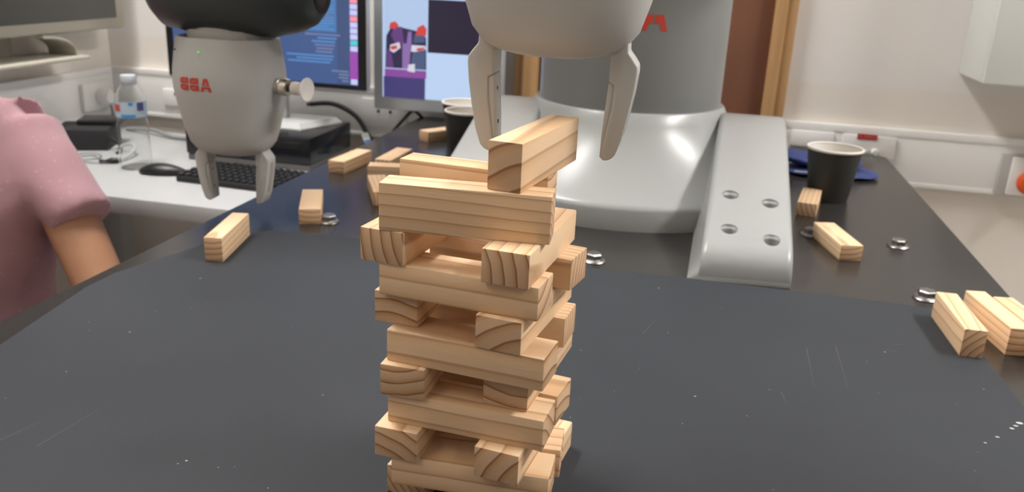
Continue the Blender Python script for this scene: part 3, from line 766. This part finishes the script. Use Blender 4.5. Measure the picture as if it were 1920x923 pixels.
# mouse
ms = tag(empty('computer_mouse', (-0.918, 1.290, DZ), R(12)), 'black computer mouse on the white desk', 'mouse')
bm = bmesh.new(); rings = []
for k in range(14):
    t = k/13; x = -0.040 + 0.080*t
    wv = 0.0205*(math.sin(pi*min(max(0.06+0.90*t, 0), 1)))**0.5*(1-0.25*t); hh = 0.024*(math.sin(pi*(0.08+0.84*t*0.9)))**0.7*(1-0.35*t)
    rings.append([(x, wv*math.cos(2*pi*i/24), max(0.0, 0.004 + (hh-0.004)*math.sin(2*pi*i/24)) if math.sin(2*pi*i/24) >= 0 else max(0.0, 0.004+0.004*math.sin(2*pi*i/24))) for i in range(24)])
loft(bm, rings); fin('mouse_body', bm, BLACKP, ms, 60)
bm = bmesh.new(); tube(bm, smooth_pts([(0.038,0,0.006),(0.05,0.004,0.004),(0.062,0.012,0.003),(0.085,0.04,0.003),(0.10,0.09,0.003)]), 0.0018, 8); fin('mouse_cable', bm, BLACKP, ms)

# keyboard with separate keys
kb = tag(empty('keyboard', (-0.762, 1.300, DZ), R(-3)), 'black keyboard on the white desk under the hanging gripper', 'keyboard')
bm = bmesh.new(); prism(bm, [(-0.052,0.0),(0.046,0.0),(0.046,0.017),(-0.052,0.010)], -0.115, 0.105); bmesh.ops.rotate(bm, verts=bm.verts, cent=(0,0,0), matrix=Matrix.Rotation(R(90), 3, 'Z')); bevel_all(bm, 0.002, 2)
fin('keyboard_case', bm, BLACKM, kb)
bm = bmesh.new(); box(bm, -0.0052, 0.0052, -0.0052, 0.0052, 0.0, 0.004); bevel_all(bm, 0.001, 1)
bmesh.ops.recalc_face_normals(bm, faces=bm.faces); KM = bpy.data.meshes.new('key'); bm.to_mesh(KM); bm.free(); KM.materials.append(BLACKP)
for i in range(15):
    for j in range(6):
        o = bpy.data.objects.new('key', KM); COL.objects.link(o); o.parent = kb
        y = -0.044 + j*0.0150
        o.location = (-0.098 + i*0.0136 + 0.002*j, y, 0.0105 + 0.07*(y+0.052)); o.rotation_euler = (R(4), 0, 0)
# flat computer case that carries the monitor
lp = tag(empty('desktop_computer', (-0.822, 1.50, DZ)), 'flat black computer case on the desk carrying the left monitor', 'computer')
bbox('case_shell', -0.125, 0.130, -0.095, 0.090, 0.012, 0.062, mat('computer_black', (0.014, 0.015, 0.019), 0.22), lp, 0.003)
bbox('case_base', -0.123, 0.128, -0.093, 0.088, 0.0, 0.0115, mat('case_base_grey', (0.16, 0.155, 0.15), 0.5), lp, 0.002)
bbox('drive_bay', 0.02, 0.11, -0.0965, -0.0945, 0.040, 0.052, BLACKP, lp, 0.0005)
# adapter and earphone cable
ad = tag(empty('power_adapter', (-1.175, 1.425, DZ), R(25)), 'black power adapter on the desk beside the pink shoulder', 'adapter')
bbox('adapter_brick', -0.055, 0.045, -0.04, 0.05, 0.0, 0.042, BLACKM, ad, 0.005)
bbox('adapter_cover', -0.02, 0.060, 0.0, 0.062, 0.0425, 0.052, BLACKP, ad, 0.003)
bm = bmesh.new(); tube(bm, smooth_pts([(0.044,-0.02,0.02),(0.060,-0.03,0.012),(0.066,-0.05,0.004),(0.066,-0.075,0.003)]), 0.0022, 8); fin('adapter_cord', bm, BLACKP, ad)
ec = tag(empty('earphone_cable', (-1.072, 1.335, DZ)), 'tangled pale earphone cable with black plug beside the bottle', 'cable')
bm = bmesh.new(); tube(bm, smooth_pts([(-0.035,0.070,0.006),(-0.005,0.078,0.016),(0.022,0.06,0.014),(0.032,0.02,0.006),(0.028,-0.012,0.004)]), 0.0030, 8); fin('thick_lead', bm, CABLEW, ec)
bm = bmesh.new(); tube(bm, smooth_pts([(0.020,-0.012,0.003),(-0.01,0.0,0.002),(-0.04,0.02,0.002),(-0.055,0.0,0.002),(-0.035,-0.015,0.002),(-0.018,0.005,0.002),(-0.03,0.028,0.003),(-0.06,0.03,0.003),(-0.075,0.0,0.002),(-0.05,-0.022,0.002),(0.0,-0.028,0.002),(0.022,-0.018,0.003)]), 0.0011, 6); fin('thin_lead', bm, CABLEG, ec)
bm = bmesh.new(); tube(bm, [(0.008,-0.024,0.0055),(0.026,-0.014,0.0058),(0.036,-0.008,0.006)], [0.004,0.0055,0.0045], 12); fin('earphone_plug', bm, BLACKP, ec)
# grey cable along the back of the desk
gc = bmesh.new(); tube(gc, smooth_pts([(-1.21,1.585,DZ+0.004),(-1.14,1.575,DZ+0.010),(-1.07,1.55,DZ+0.005),(-1.00,1.56,DZ+0.004),(-0.92,1.585,DZ+0.004)]), 0.0042, 8)
tag(fin('grey_cable', gc, CABLEG), 'thick grey cable lying along the back of the white desk', 'cable')

# ------------------------------------------------------------------ monitors
PXX, PXZ = 0.00111, 0.00097
mo = tag(empty('monitor', (-0.822, 1.50, DZ)), 'black framed monitor with blue code screen on the desk', 'monitor')
x0, x1, z0, z1 = -0.21, 0.2025, 0.143, 0.395
bbox('monitor_back', x0+0.003, x1-0.003, 0.006, 0.030, z0+0.003, z1-0.003, SILVER, mo, 0.004)
bbox('bezel', x0, x1, -0.006, 0.0065, z0, z1, DARKBEZ, mo, 0.002)
bbox('bezel_edge', x0-0.002, x1+0.003, -0.003, 0.009, z0-0.003, z0-0.0005, SILVER, mo, 0.001)
bbox('bezel_edge', x1+0.0005, x1+0.003, -0.003, 0.009, z0-0.0005, z1, SILVER, mo, 0.001)
def P1(px, py): return (x1 - (690-px)*PXX, z0 + (168-py)*PXZ)
def quad(bm, xa, xb, za, zb, y, mi):
    f = bm.faces.new([bm.verts.new(p) for p in ((xa,y,za),(xb,y,za),(xb,y,zb),(xa,y,zb))]); f.material_index = mi
S1 = [glow('screen_blue', (0.055, 0.105, 0.26)), glow('screen_lightblue', (0.065, 0.19, 0.43)), glow('screen_text_blue', (0.10, 0.27, 0.58)), glow('screen_text_grey', (0.17, 0.22, 0.40)),
      glow('screen_purple', (0.33, 0.07, 0.42)), glow('icon_lilac', (0.60, 0.60, 0.95)), glow('icon_pink', (0.95, 0.30, 0.38)), glow('icon_teal', (0.10, 0.60, 0.65)), glow('icon_red', (0.85, 0.20, 0.25)), glow('screen_dim_blue', (0.050, 0.085, 0.20))]
bm = bmesh.new()
sa, sb = P1(333, 150)[0], P1(677, 0)[0]
quad(bm, sa, sb, P1(0,160)[1], z1-0.012, -0.0064, 0)
scr = fin('screen', bm, S1, mo, 0)
bm = bmesh.new()
def rect(xa, ya, xb, yb, mi, y=-0.0068):
    a = P1(xa, yb); b_ = P1(xb, ya); quad(bm, a[0], b_[0], a[1], b_[1], y, mi)
rect(333, -70, 640, 62, 1)                                   # lighter editor pane
for k in range(24):                                           # code lines inside the pane
    y = -66 + k*5.3; xr = 636 - random.choice((0, 0, 4, 10)); w_l = random.uniform(30, 180)
    rect(xr-w_l, y, xr, y+2.2, random.choice((2, 2, 3)), -0.0070)
for k, (xa, xb) in enumerate(((583,646),(605,640),(595,637),(600,636),(603,634),(602,632))):
    rect(xa, 66+k*6.5, xb, 69+k*6.5, random.choice((2, 3, 3)), -0.0070)
for k, (xa, xb) in enumerate(((548,634),(566,632),(550,628))):
    rect(xa, 106+k*6, xb, 109+k*6, 2, -0.0070)
for k, (xa, xb) in enumerate(((630,660),(642,661),(642,660),(648,660))):
    rect(xa, 133+k*6, xb, 136+k*6, 3, -0.0070)
rect(640, -70, 663, 160, 9, -0.0067)
rect(663, 96, 677, 148, 4, -0.0069)
for k, c in enumerate((6, 5, 5, 6, 5, 5, 5, 7, 5)):
    rect(664, -3+k*11.1, 677, 6.5+k*11.1, c, -0.0070)
for k in range(6): rect(664, -70+k*11.1, 677, -60.5+k*11.1, (5, 8, 5, 7, 5, 6)[k], -0.0070)
rect(664, 148, 676, 158, 5, -0.0070)
fin('screen_content', bm, S1, mo, 0)
# stand
bm = bmesh.new(); box(bm, -0.03, 0.03, 0.012, 0.028, 0.010, z0); bevel_all(bm, 0.004, 2); fin('stand_post', bm, SILVER, mo)
bm = bmesh.new()
loft(bm, [[(-0.10,-0.04,0.0),(0.085,-0.04,0.0),(0.12,0.07,0.0),(-0.10,0.07,0.0)], [(-0.10,-0.04,0.003),(0.085,-0.04,0.003),(0.12,0.07,0.003),(-0.10,0.07,0.003)], [(-0.092,-0.031,0.012),(0.078,-0.031,0.012),(0.11,0.065,0.012),(-0.092,0.065,0.012)]])
so = fin('stand_foot', bm, mat('stand_silver', (0.55, 0.56, 0.56), 0.35), mo)
for ch in mo.children:
    if ch.name.startswith('stand'): ch.location.z = 0.0622
mo.location.y = 1.50
# black cables behind the stand
for k, (pts, rr) in enumerate((([(-0.80,1.620,DZ+0.085),(-0.745,1.622,DZ+0.090),(-0.695,1.620,DZ+0.070),(-0.665,1.612,DZ+0.035),(-0.640,1.600,DZ+0.006),(-0.605,1.590,DZ+0.006)], 0.0050),
                         ([(-0.64,1.50,DZ+0.004),(-0.665,1.53,DZ+0.004),(-0.655,1.555,DZ+0.004),(-0.62,1.565,DZ+0.004)], 0.0035))):
    bm = bmesh.new(); tube(bm, smooth_pts(pts), rr, 10)
    tag(fin('black_cable', bm, BLACKM), ['thick black cable hanging against the trunking right of the left monitor stand', 'thin black cable lying on the desk between computer and table'][k], 'cable')

m2 = tag(empty('monitor', (-0.505, 1.585, 0.0), R(4)), 'light grey framed monitor showing a robot picture', 'monitor')
bbox('monitor_back', -0.125, 0.125, 0.004, 0.030, 0.022, 0.375, SILVER, m2, 0.005)
FR2 = mat('monitor_pale_grey', (0.46, 0.48, 0.50), 0.4)
bm = bmesh.new()
bbox('bezel', -0.128, 0.128, -0.012, 0.005, 0.018, 0.380, FR2, m2, 0.004)
S2 = [glow('screen_white_blue', (0.50, 0.64, 0.88)), glow('screen_pale_blue', (0.44, 0.57, 0.80)), glow('screen_black_violet', (0.020, 0.014, 0.035)), glow('screen_indigo', (0.055, 0.045, 0.17)),
      glow('robot_violet', (0.13, 0.05, 0.20)), glow('robot_lilac', (0.26, 0.15, 0.40)), glow('robot_red', (0.62, 0.06, 0.06)), glow('robot_white', (0.66, 0.64, 0.75)), glow('robot_dark', (0.030, 0.022, 0.07)), glow('robot_magenta', (0.25, 0.07, 0.33)), glow('robot_slate', (0.07, 0.10, 0.20))]
bm = bmesh.new(); quad(bm, -0.1095, 0.1085, 0.043, 0.362, -0.0124, 0); fin('screen', bm, S2, m2, 0)
bm = bmesh.new()
kx, kz = 0.00113, 0.00103
def rect2(xa, ya, xb, yb, mi, y=-0.0128):
    f = lambda px, py: (-0.1095 + (px-722)*kx, 0.043 + (173-py)*kz)
    a = f(xa, yb); b_ = f(xb, ya); quad(bm, a[0], b_[0], a[1], min(b_[1], 0.361), y, mi)
def poly2(pts, mi, y=-0.0132):
    f = bm.faces.new([bm.verts.new((-0.1095 + (px-722)*kx, y, 0.043 + (173-py)*kz)) for px, py in pts]); f.material_index = mi
rect2(725, -130, 799, 173, 1)                # left column background
rect2(801, -9, 900, 86, 2, -0.0132)                   # dark window
rect2(724, 134, 797, 173, 3, -0.0132)                 # indigo block
rect2(726, 120, 799, 134, 9, -0.0132)                 # magenta floor
poly2([(727,118),(729,60),(736,46),(748,42),(790,50),(798,60),(799,118)], 8, -0.0134)
poly2([(737,58),(742,44),(756,42),(760,72),(745,74)], 4, -0.0136)
poly2([(757,118),(757,72),(772,72),(769,118)], 5, -0.0136)
poly2([(764,74),(767,50),(773,50),(773,74)], 5, -0.0138)
poly2([(770,118),(776,84),(797,80),(797,118)], 10, -0.0136)
poly2([(776,70),(778,54),(796,54),(796,68)], 10, -0.0136)
poly2([(734,46),(736,36),(745,33),(751,40),(744,47)], 6, -0.0140)
poly2([(780,56),(783,42),(793,36),(799,44),(798,56)], 6, -0.0140)
poly2([(735,86),(736,76),(752,70),(754,80),(742,90)], 7, -0.0140)
poly2([(736,82),(738,78),(748,76),(748,82),(740,85)], 6, -0.0142)
poly2([(772,86),(773,74),(797,74),(799,80),(780,86)], 7, -0.0140)
poly2([(781,83),(783,79),(796,77),(796,80),(786,84)], 6, -0.0142)
poly2([(766,122),(768,110),(779,108),(779,124)], 7, -0.0139)
poly2([(728,118),(730,82),(738,92),(742,118)], 4, -0.0136)
fin('screen_content', bm, S2, m2, 0)
bbox('wall_bracket', -0.03, 0.03, 0.0305, 0.0735, 0.14, 0.24, BLACKM, m2, 0.003)
# thin black cable loops and white plug under it
bm = bmesh.new(); tube(bm, smooth_pts([(-0.615,1.613,-0.040),(-0.585,1.611,-0.005),(-0.566,1.610,0.012),(-0.548,1.611,0.0),(-0.528,1.612,-0.02),(-0.50,1.613,-0.03)], 4), 0.0032, 8)
tag(fin('black_cable', bm, BLACKM), 'black cable bent to a peak below the light grey monitor', 'cable')
so_ = plate('power_outlet', (-0.640, FY, -0.004), 0.10, 0.058, 0.006, 'outlet plate with two dark holes between the monitors', 'outlet', mat_=TRUNK)
for dx in (-0.012, 0.014):
    bm = bmesh.new(); lathe(bm, [(0.0032,0.0),(0.0032,0.0015)], 12); bmesh.ops.rotate(bm, verts=bm.verts, cent=(0,0,0), matrix=Matrix.Rotation(R(90), 3, 'X')); bmesh.ops.translate(bm, verts=bm.verts, vec=(dx,-0.0055,0.004)); fin('plug_hole', bm, HOLE, so_)
mk = tag(empty('marker', (-0.655, 1.575, DZ)), 'blue and white marker leaning at the table edge under the monitors', 'marker')
bm = bmesh.new(); tube(bm, [(0.022,-0.02,0.007),(0.006,-0.004,0.030)], 0.0068, 14); fin('marker_barrel', bm, MARKB, mk)
bm = bmesh.new(); tube(bm, [(0.006,-0.004,0.030),(-0.002,0.004,0.042)], 0.0072, 14); fin('marker_cap', bm, MARKW, mk)

# ------------------------------------------------------------------ wall display with tray at far left
wdp = tag(empty('wall_display', (WALLX, 1.0, 0.136)), 'dark display in a beige frame on the left wall', 'display')
bbox('display_frame', 0.0, 0.085, -0.55, 0.612, 0.0, 0.85, BEIGE, wdp, 0.008)
bbox('display_glass', 0.083, 0.0875, -0.515, 0.582, 0.022, 0.815, BOARD, wdp, 0.002)
tr = tag(empty('pen_tray', (WALLX, 1.15, 0.085)), 'beige pen tray with curved bracket under the wall display', 'tray')
bbox('tray_shelf', 0.0, 0.10, -0.60, 0.325, 0.0, 0.007, BEIGEL, tr, 0.003)
bbox('tray_back', 0.0, 0.012, -0.60, 0.225, 0.0075, 0.050, BEIGEL, tr, 0.002)
bm = bmesh.new(); rings = []
for k in range(9):
    t = k/8; a = t*pi/2
    z = 0.0075 + 0.042*math.cos(a)**0.8; yv = 0.222 + 0.085*math.sin(a)
    rings.append([(0.02, yv, z), (0.085, yv, z), (0.085, yv+0.004, max(z-0.005, 0.007)), (0.02, yv+0.004, max(z-0.005, 0.007))])
loft(bm, rings); fin('tray_bracket', bm, BEIGEL, tr, 50)

# ------------------------------------------------------------------ person at the left edge
PC = Vector((-1.055, 0.884, 0)); FW = Vector((0.74, -0.67, 0)).normalized(); LF = Vector((0.67, 0.74, 0)).normalized()
def pp(f, l, z): return PC + FW*f + LF*l + Vector((0, 0, z))
per = tag(empty('person', (PC.x, PC.y, FLOOR)), 'seated person in a pink speckled short-sleeved shirt at the left border', 'person')
PO = Vector((PC.x, PC.y, FLOOR))
sh = Vector((-0.932, 1.018, 0.040)); el = Vector((-0.752, 0.930, -0.200)); wr = Vector((-0.735, 0.735, -0.245))
sh2 = pp(0.0, -0.160, 0.040); el2 = pp(0.10, -0.21, -0.21); wr2 = pp(0.27, -0.10, -0.27)
verts = []; edges = []; rad = []
def jv(p, r, prev=None):
    verts.append(Vector(p) - PO); rad.append(r if isinstance(r, tuple) else (r, r))
    if prev is not None: edges.append((prev, len(verts)-1))
    return len(verts)-1
pel = jv(pp(-0.02, 0, -0.30), (0.125, 0.09))
ab = jv(pp(0.0, 0, -0.18), (0.12, 0.085), pel)
ch = jv(pp(0.01, 0, -0.04), (0.11, 0.075), ab)
cl = jv(pp(0.0, 0, 0.055), (0.055, 0.045), ch)
nk = jv(pp(0.015, -0.03, 0.115), 0.045, cl)
ch_ = jv(pp(0.03, -0.035, 0.16), (0.055, 0.06), nk)
hd = jv(pp(0.035, -0.035, 0.22), (0.072, 0.088), ch_)
ht = jv(pp(0.025, -0.035, 0.275), (0.055, 0.065), hd)
def limb(a, b_, c, r, start):
    i = jv(a, r[0], start); m_ = jv((Vector(a)*0.5 + Vector(b_)*0.5), (r[0]+r[1])/2, i); j = jv(b_, r[1], m_); k = jv((Vector(b_)*0.5 + Vector(c)*0.5), (r[1]+r[2])/2*1.05, j); return jv(c, r[2], k)
def hand(w0, d, side):
    """palm and five bent fingers growing out of wrist vertex index w0"""
    base = verts[w0] + PO; d = Vector(d).normalized(); up = Vector((0, 0, 1)); s = d.cross(up).normalized()*side
    palm = jv(base + d*0.035, (0.024, 0.014), w0); kn = jv(base + d*0.065, (0.030, 0.012), palm)
    for o_, ln in ((-0.026, 0.058), (-0.009, 0.068), (0.009, 0.064), (0.025, 0.050)):
        p1 = base + d*0.074 + s*o_
        a = jv(p1, 0.0085, kn); b_ = jv(p1 + d*ln*0.5 - up*0.006, 0.008, a); jv(p1 + d*ln*0.85 - up*0.022, 0.0068, b_)
    t1 = base + d*0.03 - s*0.034; a = jv(t1, 0.0095, palm); b_ = jv(t1 + d*0.024 - s*0.012 - up*0.004, 0.0088, a); jv(t1 + d*0.046 - s*0.012 - up*0.012, 0.0075, b_)
w1 = limb(sh, el, wr, (0.042, 0.035, 0.023), cl); hand(w1, (0.35, -0.9, -0.1), 1)
w2 = limb(sh2, el2, wr2, (0.042, 0.035, 0.023), cl); hand(w2, (0.6, -0.75, -0.1), -1)
def leg(s):
    hip = jv(pp(0.02, s*0.085, -0.33), 0.075, pel); th = jv(pp(0.20, s*0.10, -0.33), 0.068, hip); kn = jv(pp(0.38, s*0.11, -0.335), 0.052, th)
    cf = jv(pp(0.37, s*0.11, -0.50), 0.048, kn); an = jv(pp(0.35, s*0.11, -0.71), 0.032, cf); jv(pp(0.37, s*0.112, -0.752), 0.027, an); jv(pp(0.47, s*0.12, -0.758), 0.022, len(verts)-1)
leg(1); leg(-1)
me = bpy.data.meshes.new('body'); me.from_pydata([tuple(v) for v in verts], edges, [])
bo = bpy.data.objects.new('body', me); COL.objects.link(bo); bo.parent = per
md = bo.modifiers.new('skin', 'SKIN'); md.use_smooth_shade = True
for i, sv in enumerate(me.skin_vertices[0].data):
    sv.radius = rad[i]; sv.use_root = (i == 0)
s_ = bo.modifiers.new('sub', 'SUBSURF'); s_.levels = 2; s_.render_levels = 2
me.materials.append(SKIN)
# face and hair
hc = pp(0.045, -0.035, 0.215) - PO
bm = bmesh.new()
def ball(bm, c, rx, ry, rz, n=20, mi=0, lo=-90, hi=90):
    rings = []
    for k in range(n//2+1):
        a = R(lo + (hi-lo)*k/(n//2)); q = max(math.cos(a), 0.02)
        rings.append([tuple(Vector(c) + LF*(rx*q*math.cos(2*pi*i/n)) + FW*(ry*q*math.sin(2*pi*i/n)) + Vector((0, 0, rz*math.sin(a)))) for i in range(n)])
    loft(bm, rings, mi=mi)
ball(bm, hc + Vector((0, 0, 0.045)) - FW*0.018, 0.084, 0.096, 0.075, 24, lo=-8)
ball(bm, hc + Vector((0, 0, 0.01)) - FW*0.055, 0.074, 0.060, 0.085, 24)
fin('hair', bm, HAIR, per, 60)
bm = bmesh.new(); tube(bm, [hc + FW*0.075 + Vector((0,0,0.012)), hc + FW*0.096 - Vector((0,0,0.018)), hc + FW*0.082 - Vector((0,0,0.026))], [0.007,0.012,0.009], 10); fin('nose', bm, SKIN, per, 60)
for s in (-1, 1):
    bm = bmesh.new(); ball(bm, hc + FW*0.070 + LF*(0.030*s) + Vector((0,0,0.010)), 0.012, 0.010, 0.006, 12); fin('eye', bm, mat('eye_white', (0.7, 0.7, 0.68), 0.3), per, 60)
    bm = bmesh.new(); ball(bm, hc + FW*0.0765 + LF*(0.030*s) + Vector((0,0,0.010)), 0.0055, 0.0045, 0.0055, 12); fin('iris', bm, HAIR, per, 60)
    bm = bmesh.new(); tube(bm, [hc + FW*0.076 + LF*(0.016*s) + Vector((0,0,0.026)), hc + FW*0.078 + LF*(0.032*s) + Vector((0,0,0.029)), hc + FW*0.066 + LF*(0.046*s) + Vector((0,0,0.024))], 0.0032, 8); fin('eyebrow', bm, HAIR, per, 60)
    bm = bmesh.new(); ball(bm, hc + LF*(0.078*s) - FW*0.004, 0.010, 0.018, 0.028, 12); fin('ear', bm, SKIN, per, 60)
bm = bmesh.new(); ball(bm, hc + FW*0.072 - Vector((0,0,0.048)), 0.024, 0.010, 0.006, 14); fin('mouth', bm, mat('lips', (0.36, 0.12, 0.10), 0.5), per, 60)
# shirt: torso shell and two sleeves fused by a voxel remesh
bm = bmesh.new()
def oval(f, z, a, b_, n=32, dl=0.0): return [tuple(pp(f + b_*math.sin(2*pi*k/n), dl + a*math.cos(2*pi*k/n), z) - PO) for k in range(n)]
loft(bm, [oval(-0.015,-0.335,0.170,0.118), oval(-0.01,-0.30,0.178,0.125), oval(0.0,-0.22,0.185,0.125), oval(0.01,-0.12,0.194,0.125), oval(0.012,-0.04,0.192,0.120), oval(0.006,0.025,0.186,0.104), oval(0.0,0.066,0.175,0.092), oval(0.0,0.092,0.150,0.080), oval(0.002,0.112,0.118,0.068,dl=-0.015), oval(0.006,0.126,0.085,0.060,dl=-0.03), oval(0.008,0.136,0.060,0.058,dl=-0.035)])
def sleeve(a, b_, hem):
    a, b_ = Vector(a)-PO, Vector(b_)-PO
    tube(bm, [a - (b_-a)*0.25, a, a + (b_-a)*0.30, b_ - (b_-a)*0.15, b_], [0.050, 0.056, 0.052, hem*1.0, hem], 26)
hem1 = Vector((-0.830, 0.975, -0.066)); sleeve(sh + Vector((-0.01,-0.01,-0.004)), hem1, 0.043)
hem2 = sh2*0.45 + el2*0.55; sleeve(sh2, hem2, 0.045)
bmesh.ops.recalc_face_normals(bm, faces=bm.faces)
me = bpy.data.meshes.new('shirt'); bm.to_mesh(me); bm.free()
so2 = bpy.data.objects.new('shirt', me); COL.objects.link(so2); so2.parent = per
rm = so2.modifiers.new('remesh', 'REMESH'); rm.mode = 'VOXEL'; rm.voxel_size = 0.0055; rm.use_smooth_shade = True
sm = so2.modifiers.new('smooth', 'SMOOTH'); sm.factor = 0.5; sm.iterations = 14
tx = bpy.data.textures.new('folds', 'CLOUDS'); tx.noise_scale = 0.09; tx.noise_depth = 1
dp = so2.modifiers.new('folds', 'DISPLACE'); dp.texture = tx; dp.strength = 0.013; dp.mid_level = 0.5; dp.texture_coords = 'LOCAL'
me.materials.append(SHIRT)
# buttons down the front
for k in range(4):
    z = 0.03 - 0.085*k
    c = pp(0.012 + 0.124, 0.012, z) - PO
    bm = bmesh.new(); ball(bm, c, 0.0055, 0.003, 0.0055, 12); fin('button', bm, mat('button_white', (0.75, 0.72, 0.70), 0.4), per, 60)
# trousers
bm = bmesh.new()
for s in (-1, 1):
    tube(bm, [pp(-0.02, s*0.075, -0.335)-PO, pp(0.10, s*0.095, -0.332)-PO, pp(0.28, s*0.105, -0.332)-PO, pp(0.40, s*0.11, -0.345)-PO, pp(0.385, s*0.11, -0.48)-PO, pp(0.36, s*0.11, -0.70)-PO], [0.092,0.088,0.074,0.066,0.060,0.050], 20)
me = fin('trousers', bm, TROUS, per, 60)
# stool under the person
st_ = tag(empty('stool', (PC.x-0.015, PC.y+0.01, FLOOR)), 'round black stool under the person in pink', 'stool')
bm = bmesh.new(); lathe(bm, [(0.15,0.315),(0.165,0.325),(0.165,0.345),(0.15,0.355)], 36); fin('seat', bm, BLACKM, st_)
bm = bmesh.new(); lathe(bm, [(0.022,0.03),(0.022,0.316)], 20); fin('post', bm, STEEL, st_)
bm = bmesh.new(); lathe(bm, [(0.16,0.0),(0.16,0.012),(0.03,0.035)], 36); fin('foot_plate', bm, STEEL, st_)
